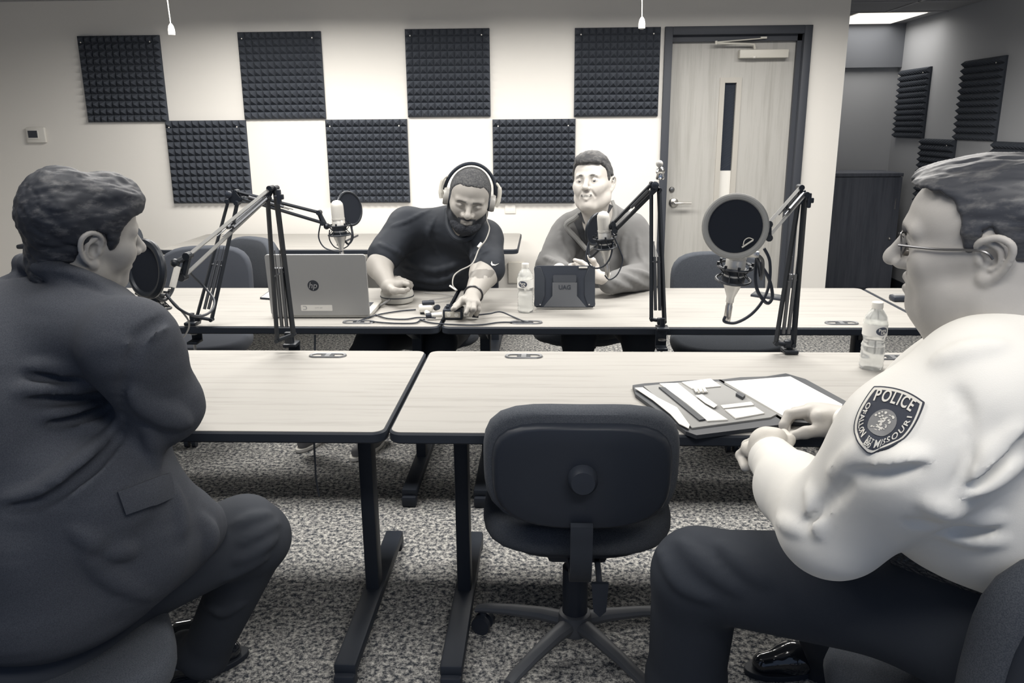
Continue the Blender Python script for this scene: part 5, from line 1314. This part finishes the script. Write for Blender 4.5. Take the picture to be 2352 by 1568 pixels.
# viewer-right arm with tattoo, hand over the mixer
H = Solid(); w1 = PT(1084, 683, .808)
H.cap(P(1122, 575, 3.52), P(1112, 628, 3.40), .060, .056, .03); H.cap(P(1112, 628, 3.40), w1, .058, .031, .03)
kn = [PT(1068, 690, .815), PT(1078, 693, .818), PT(1088, 696, .815), PT(1096, 698, .808)]
for q in kn: H.cap(w1, q, .024, .0155, .012)
fg = [[PT(1055, 699, .80), PT(1045, 708, .792)], [PT(1076, 708, .80), PT(1070, 719, .785)], [PT(1088, 710, .80), PT(1081, 723, .765)], [PT(1098, 710, .79), PT(1094, 722, .76)]]
for q, ch in zip(kn, fg): H.poly([q] + ch, [.012, .011, .0088], .003)
H.poly([w1, PT(1062, 690, .80), PT(1048, 702, .79), PT(1040, 710, .785)], [.021, .0155, .012, .0095], .008)
vs, fs = H.mesh(.0036); ct = np.tile(SKC, (len(vs), 1)) * 1.15
d_ = np.linalg.norm((vs - P(1105, 628, 3.33)) / np.array((.055, .08, .020)), axis=1); ct[(d_ < 1 + .3 * fbm(vs * 30, 2, 5)) & (fbm(vs * 38, 2, 8) > -.25)] *= .55
pcs.append((vs, fs, ct))
S2 = Solid(); S2.cap(P(1050, 540, 3.74), P(1005, 680, 3.94), .06, .08, .05); vs, fs = S2.mesh(.014); pcs.append((vs, fs, np.tile(SKC, (len(vs), 1))))
raw_mesh('body', pcs, SKIN, C)
lnC = [(-.15, -.06), (-.07, -.055), (-.04, -.03), (-.028, .012), (-.01, .036), (.010, .024), (.022, .0), (.030, .0), (.036, .035), (.046, .052), (.060, .074), (.12, .085)]
vs, fs = hC.hair(.0028, lnC, .0034, noise=.0008, seed=3); raw_mesh('hair', [(vs, fs)], mat('cropped_hair', (.045, .047, .052), .8, spec=.2, noise=((120, 120, 120), (.10, .10, .10), 3, .4, .7)), C)
Bd = Solid(); k = hC.s
Bd.ell(hC.W(.052, 0, -.098), np.array((.048, .052, .040)) * k, hC.M, .02)
for y in (1, -1): Bd.cap(hC.W(.0, y * .060, -.045), hC.W(.045, y * .040, -.088), .014 * k, .022 * k, .02)
Bd.cut(lambda p: (hC.L(p)[:, 2] + .0765 - .9 * np.maximum(np.abs(hC.L(p)[:, 1]) - .022, 0)) * k, hC.c - .3, hC.c + .3, .006)
vs, fs = Bd.mesh(.0034); N = vnormals(vs, fs); vs = vs + N * (.0022 * fbm(vs * 170, 2, 2))[:, None]
raw_mesh('beard', [(vs, fs)], mat('beard_hair', (.026, .029, .036), .8, spec=.2, noise=((300, 300, 300), (.07, .07, .075), 2, .5, .8)), C)
W_ = Solid()
W_.ell(P(1015, 600, 3.78), (.235, .15, .19), k=.06); W_.ell(P(1000, 668, 3.86), (.23, .16, .13), k=.06)
W_.cap(P(940, 520, 3.66), P(1045, 520, 3.68), .080, .085, .06); W_.cap(P(1045, 525, 3.68), P(1108, 550, 3.60), .085, .080, .06)
W_.cap(P(932, 522, 3.64), P(884, 585, 3.55), .082, .076, .04); W_.cap(P(1112, 550, 3.58), P(1122, 618, 3.42), .082, .070, .04)
W_.cut(lambda p: (.066 - np.sqrt(((p - P(1060, 505, 3.60)) ** 2).sum(1))), P(1060, 505, 3.60) - .1, P(1060, 505, 3.60) + .1, .01)
for q, r_ in (([(935, 600), (1000, 622), (1080, 592), (1115, 560)], .013), ([(930, 632), (1000, 648), (1070, 620), (1110, 585)], .013), ([(950, 655), (1010, 662), (1070, 640)], .008), ([(900, 520), (940, 505), (1000, 475)], .007), ([(925, 615), (945, 622), (960, 622)], .007), ([(1000, 500), (985, 540), (1010, 590)], .008)):
    fold(W_, q, r_ * 1.35, .35, .010)
fold(W_, [(872, 560), (900, 572), (930, 590)], .006, .3)
apply_folds(W_)
vs, fs = W_.mesh(.0058); vs = laplace(vs, fs, 1, .4); N = vnormals(vs, fs); vs += N * (.006 * fbm(vs * np.array((9, 9, 15)), 3, 31))[:, None]
ps = raw_mesh('polo_shirt', [(vs, fs)], POLO, C)
cl_ = MB(); cl_.tube(spl([P(1028, 480, 3.58), P(1030, 520, 3.52), P(1050, 548, 3.48), P(1080, 545, 3.49), P(1108, 512, 3.56)], 5), [.013] * 21, 8); cl_.build('polo_collar', POLO, ps)
# sleeve marks
sw = MB(); pts2 = [(1129, 600), (1131, 606), (1137, 608), (1146, 605), (1137, 610), (1130, 610), (1127, 606)]
p_, n_, ok = trace(W_, np.array(pts2)); 
if ok.all(): sw.add(np.concatenate([p_ + n_ * .003, p_ + n_ * .001]), [tuple(range(7)), tuple(range(13, 6, -1))] + [(i, i + 7, (i + 1) % 7 + 7, (i + 1) % 7) for i in range(7)]); sw.build('sleeve_mark', PAPER, ps)
lt = MB(); vs_, fs_ = text_mesh('uniform', 8, 0, True)
p_, n_, ok = trace(W_, np.array([(868 + v[0] * .80 - v[1] * .3, 553 - v[1] * .85 + v[0] * .35) for v in vs_]))
if ok.all(): lt.add(p_ + n_ * .002, fs_); lt.build('sleeve_lettering', mat('thread_grey', (.5, .49, .46), .7), ps, smooth=False)
T = Solid()
T.ell(P(1000, 720, 3.95), (.20, .16, .12), k=.05)
T.cap(P(960, 745, 3.9), (P(860, 800, 3.45)[0], 3.45, .56), .10, .075, .04); T.cap(P(1040, 745, 3.9), (P(1010, 800, 3.42)[0], 3.42, .56), .10, .075, .04)
kl = np.array((P(860, 800, 3.45)[0], 3.45, .56)); kr = np.array((P(1010, 800, 3.42)[0], 3.42, .56))
sl_, sr_ = PZ(705, 1020, .08) + (0, .03, 0), PZ(830, 1030, .08) + (0, .06, 0)
T.cap(kl, sl_ + (0, .05, .04), .07, .05, .03); T.cap(kr, sr_ + (0, .05, .04), .07, .05, .03)
vs, fs = T.mesh(.012); raw_mesh('trousers', [(vs, fs)], JEAN, C)
SNK = mat('grey_sneaker', (.16, .16, .165), .8)
shoe('sneaker', PZ(742, 1010, 0) + (0, .06, 0), PZ(688, 1038, 0), C, SNK, WHITE, w=.042); shoe('sneaker', PZ(872, 1025, 0) + (0, .05, 0), PZ(812, 1058, 0), C, SNK, WHITE, w=.042)
# bracelets
def band(name, lab, a, b, r, thick, m, parent):
    a, b = np.array(a), np.array(b); ax = (b - a) / np.linalg.norm(b - a); u = np.cross(ax, (0, 0, 1)); u /= np.linalg.norm(u); w = np.cross(ax, u)
    return tag(MB().tube([a + r * (u * math.cos(t) + w * math.sin(t)) for t in np.linspace(0, 2 * PI, 25)[:-1]], thick, 8, closed=True).build(name, m, parent), lab)
band('bracelet', None, P(886, 645, 3.42), w0, .0345, .004, BLK, C)
band('bracelet', None, w1 + (P(1112, 628, 3.40) - w1) * .12, w1, .0365, .0045, mat('beads_dark', (.04, .04, .045), .3), C)
# headphones
t = thing('headphones', 'over ear headphones with a pale cord on the bearded man', 'headphones', hC.c)
GY = mat('headphone_grey', (.34, .33, .31), .4)
hb = MB(); arc = [hC.W(-.012 + .0 * a, .098 * math.cos(a), .015 + .128 * math.sin(a)) for a in np.linspace(0.02, PI - .02, 29)]
hb.tube(arc, .0075, 8); hb.build('headband', PLAS, t)
for y in (1, -1):
    e = hC.W(.0, y * .088, -.004); ax = hC.M @ np.array((0, y, 0))
    cu = MB().lathe([(.030, -.014), (.036, -.010), (.037, .004), (.034, .012), (.0, .014)], e, ax, 28).build('ear_cup', GY, t)
    MB().lathe([(.034, -.022), (.037, -.018), (.036, -.010)], e, ax, 28).build('ear_cushion', PLAS, cu)
    MB().tube(spl([hC.W(.0, y * .104, -.015), hC.W(-.004, y * .112, .02), hC.W(-.008, y * .108, .06), hC.W(-.012, y * .092, .078)], 5), [.011] * 5 + [.009] * 6 + [.006] * 5, 8).build('yoke', mat('yoke_pale', (.55, .53, .48), .4), cu)
cp = [P(1118, 483, 3.47), P(1118, 505, 3.47), P(1124, 525, 3.44), P(1116, 550, 3.40), P(1100, 572, 3.38), P(1085, 605, 3.33), P(1055, 622, 3.30), P(1042, 635, 3.28), P(1040, 655, 3.26), P(1050, 667, 3.26)]
kc = MB().tube(spl(cp, 7), .0028, 7).build('cord', GY, t); MB().cyl(P(1106, 558, 3.392), P(1098, 568, 3.382), .0065).build('inline_remote', WHITE, kc)
MB().cyl(P(1033, 656, 3.27), P(1048, 666, 3.25), .004).build('cord_plug', WHITE, kc)

# ================================================================== smiling man in the pullover
PULL = mat('grey_pullover', (.165, .165, .165), .85, spec=.15, sheen=.1, bump=((500, 500, 500), .25, .001, 2))
Dm = person('person', 'smiling short haired man in a grey zip pullover with forearms resting on the far table', (P(1375, 700, 3.95)[0], 3.95, 0))
hD = Head(P(1361, 421, 3.68), (-.315, -.925, .20), (.017, .21, .968), 1.045, width=.97, jowl=.45)
S = Solid(); hD.face(S, nose=1.0, smile=1, open_mouth=.003, lids=1.35)
S.cap(hD.W(-.03, 0, -.04), P(1378, 520, 3.80), .062, .075, .04); S.cap(hD.W(.01, 0, -.08), P(1366, 515, 3.74), .045, .05, .03)
SKD = (.54, .51, .475)
vs, fs = S.mesh(.0033); pcs = [(vs, fs, hD.tone(vs, SKD, brow=.8, lips=.78, teeth=1, stub=.06, brow_col=(.15, .145, .14)))]
H = Solid(); w0 = PT(1372, 636, .835)
H.cap(P(1420, 648, 3.55), w0, .034, .027, .02)
kn = [PT(1352, 612, .885), PT(1346, 620, .87), PT(1344, 628, .855), PT(1346, 636, .84)]
for q in kn: H.cap(w0, q, .022, .014, .012)
fg = [[PT(1336, 602, .90), PT(1320, 597, .905)], [PT(1332, 612, .88), PT(1318, 612, .87)], [PT(1330, 622, .86), PT(1320, 628, .84)], [PT(1334, 634, .83), PT(1326, 640, .815)]]
for q, ch in zip(kn, fg): H.poly([q] + ch, [.011, .0102, .0085], .003)
H.poly([w0, PT(1368, 612, .875), PT(1362, 598, .905), PT(1350, 590, .92)], [.019, .0145, .0115, .009], .008)
vs, fs = H.mesh(.0034); pcs.append((vs, fs, np.tile(SKD, (len(vs), 1)) * .95))
H = Solid(); w1 = PT(1302, 622, .845)
H.cap(P(1285, 622, 3.52), w1, .034, .027, .02)
kn = [PT(1318, 618, .862), PT(1320, 622, .86), PT(1319, 627, .85), PT(1316, 632, .84)]
for q in kn: H.cap(w1, q, .021, .014, .012)
for q, dz in zip(kn, (.0, -.004, -.008, -.012)): H.poly([q, q + np.array((.028, .0, .012 + dz)), q + np.array((.050, .01, .008 + dz))], [.011, .0102, .0085], .003)
H.poly([w1, PT(1312, 612, .875), PT(1324, 606, .885)], [.019, .0135, .010], .008)
vs, fs = H.mesh(.0034); pcs.append((vs, fs, np.tile(SKD, (len(vs), 1)) * .95))
S2 = Solid(); S2.cap(P(1378, 520, 3.86), P(1378, 680, 4.0), .07, .08, .05); vs, fs = S2.mesh(.014); pcs.append((vs, fs, np.tile(SKD, (len(vs), 1))))
raw_mesh('body', pcs, SKIN, Dm)
lnD = [(-.15, -.075), (-.07, -.066), (-.045, -.040), (-.030, .004), (-.012, .034), (.008, .026), (.016, .004), (.026, .012), (.036, .042), (.048, .056), (.064, .068), (.12, .070)]
def exD(S): S.ell(hD.W(.035, 0, .092), np.array((.062, .064, .036)), hD.M, .03); S.ell(hD.W(.074, .0, .082), (.024, .050, .016), hD.M, .02)
vs, fs = hD.hair(.0085, lnD, .0032, noise=.003, extra=exD, comb=(20, 60, 40), seed=8)
raw_mesh('hair', [(vs, fs)], mat('short_brown_hair', (.055, .056, .06), .6, spec=.4, noise=((40, 90, 90), (.15, .145, .14), 4, .48, .75)), Dm)
eyebrows(hD, Dm, mat('brown_brow', (.12, .115, .11), .8), .0026)
W_ = Solid()
W_.ell(P(1378, 600, 3.92), (.235, .14, .21), k=.06); W_.ell(P(1378, 670, 3.98), (.225, .15, .14), k=.06)
W_.cap(P(1315, 520, 3.84), P(1372, 500, 3.88), .070, .075, .06); W_.cap(P(1372, 500, 3.88), P(1445, 528, 3.86), .075, .080, .06)
W_.cap(P(1300, 545, 3.82), P(1268, 612, 3.72), .082, .072, .04); W_.cap(P(1268, 614, 3.72), P(1296, 628, 3.54), .066, .045, .03)
W_.cap(P(1452, 545, 3.84), P(1482, 628, 3.74), .086, .078, .04); W_.cap(P(1480, 632, 3.72), P(1398, 650, 3.52), .070, .046, .03)
W_.cut(lambda p: (.058 - np.sqrt((((p - P(1370, 478, 3.76)) / np.array((1, 1.3, 1.5))) ** 2).sum(1))), P(1370, 478, 3.76) - .12, P(1370, 478, 3.76) + .12, .01)
for q, r_ in (([(1290, 560), (1310, 600), (1325, 625)], .009), ([(1345, 560), (1330, 590), (1308, 612)], .010), ([(1440, 530), (1430, 570), (1440, 610)], .010), ([(1465, 540), (1470, 580), (1485, 610)], .009), ([(1420, 625), (1450, 640), (1490, 660)], .010), ([(1400, 640), (1430, 655), (1460, 668)], .009), ([(1250, 590), (1275, 600), (1305, 610)], .009), ([(1440, 618), (1475, 625), (1505, 640)], .010), ([(1285, 520), (1290, 560), (1300, 610)], .007)):
    fold(W_, q, r_ * 1.35, .35, .010)
apply_folds(W_)
vs, fs = W_.mesh(.0058); vs = laplace(vs, fs, 1, .4); N = vnormals(vs, fs); vs += N * (.007 * fbm(vs * np.array((16, 9, 11)), 3, 41))[:, None]
pu = raw_mesh('pullover', [(vs, fs)], PULL, Dm)
MB().tube(spl([P(1340, 482, 3.70), P(1322, 500, 3.72), P(1300, 518, 3.73), P(1325, 548, 3.73), P(1346, 572, 3.735)], 5), [.012] * 21, 8).build('collar_flap', mat('pullover_trim', (.24, .24, .235), .8), pu)
MB().tube(spl([P(1404, 462, 3.76), P(1412, 490, 3.74), P(1400, 525, 3.72), P(1375, 556, 3.72), P(1348, 576, 3.735)], 5), [.013] * 21, 8).build('collar_flap', MATS['pullover_trim'], pu)
fr_ = MB(); fq = [P(x, y, 3.745) for x, y in ((1336, 486), (1322, 500), (1345, 572), (1398, 525), (1408, 478), (1370, 515))]
vs_, n_, ok = trace(W_, np.array([(1336, 490), (1318, 510), (1332, 540), (1347, 572), (1372, 556), (1400, 524), (1408, 482), (1372, 520)]))
fr_.add(np.concatenate([vs_ + (0, -.008, 0), vs_ + (0, .004, 0)]), [(0, 1, 2, 7), (7, 2, 3, 4), (7, 4, 5, 6), (8, 15, 10, 9), (15, 12, 11, 10), (15, 14, 13, 12)] + [(i, (i + 1) % 8, (i + 1) % 8 + 8, i + 8) for i in range(8)])
fr_.build('under_shirt', mat('shirt_dark_grey', (.06, .063, .07), .8), pu)
for a_, b_ in (((1332, 488), (1344, 512)), ((1403, 470), (1388, 500))): MB().tube([P(*a_, 3.70), P(*b_, 3.70)], [.012, .007], 8).build('shirt_collar', MATS['shirt_dark_grey'], pu)
T = Solid(); T.ell(P(1378, 725, 4.0), (.19, .15, .12), k=.05)
for dx in (-.09, .10):
    hp = np.array((P(1378, 725, 4.0)[0] + dx, 3.95, .57)); kp = np.array((hp[0] + dx * .4, 3.50, .56)); T.cap(hp, kp, .10, .075, .04); T.cap(kp, kp + (0, .08, -.44), .07, .052, .03)
vs, fs = T.mesh(.012); raw_mesh('trousers', [(vs, fs)], JEAN, Dm)
for dx in (-.126, .14):
    f_ = np.array((P(1378, 725, 4.0)[0] + dx, 3.62, 0)); shoe('shoe', f_, f_ + (0, -.2, 0), Dm, BLK, BLK)
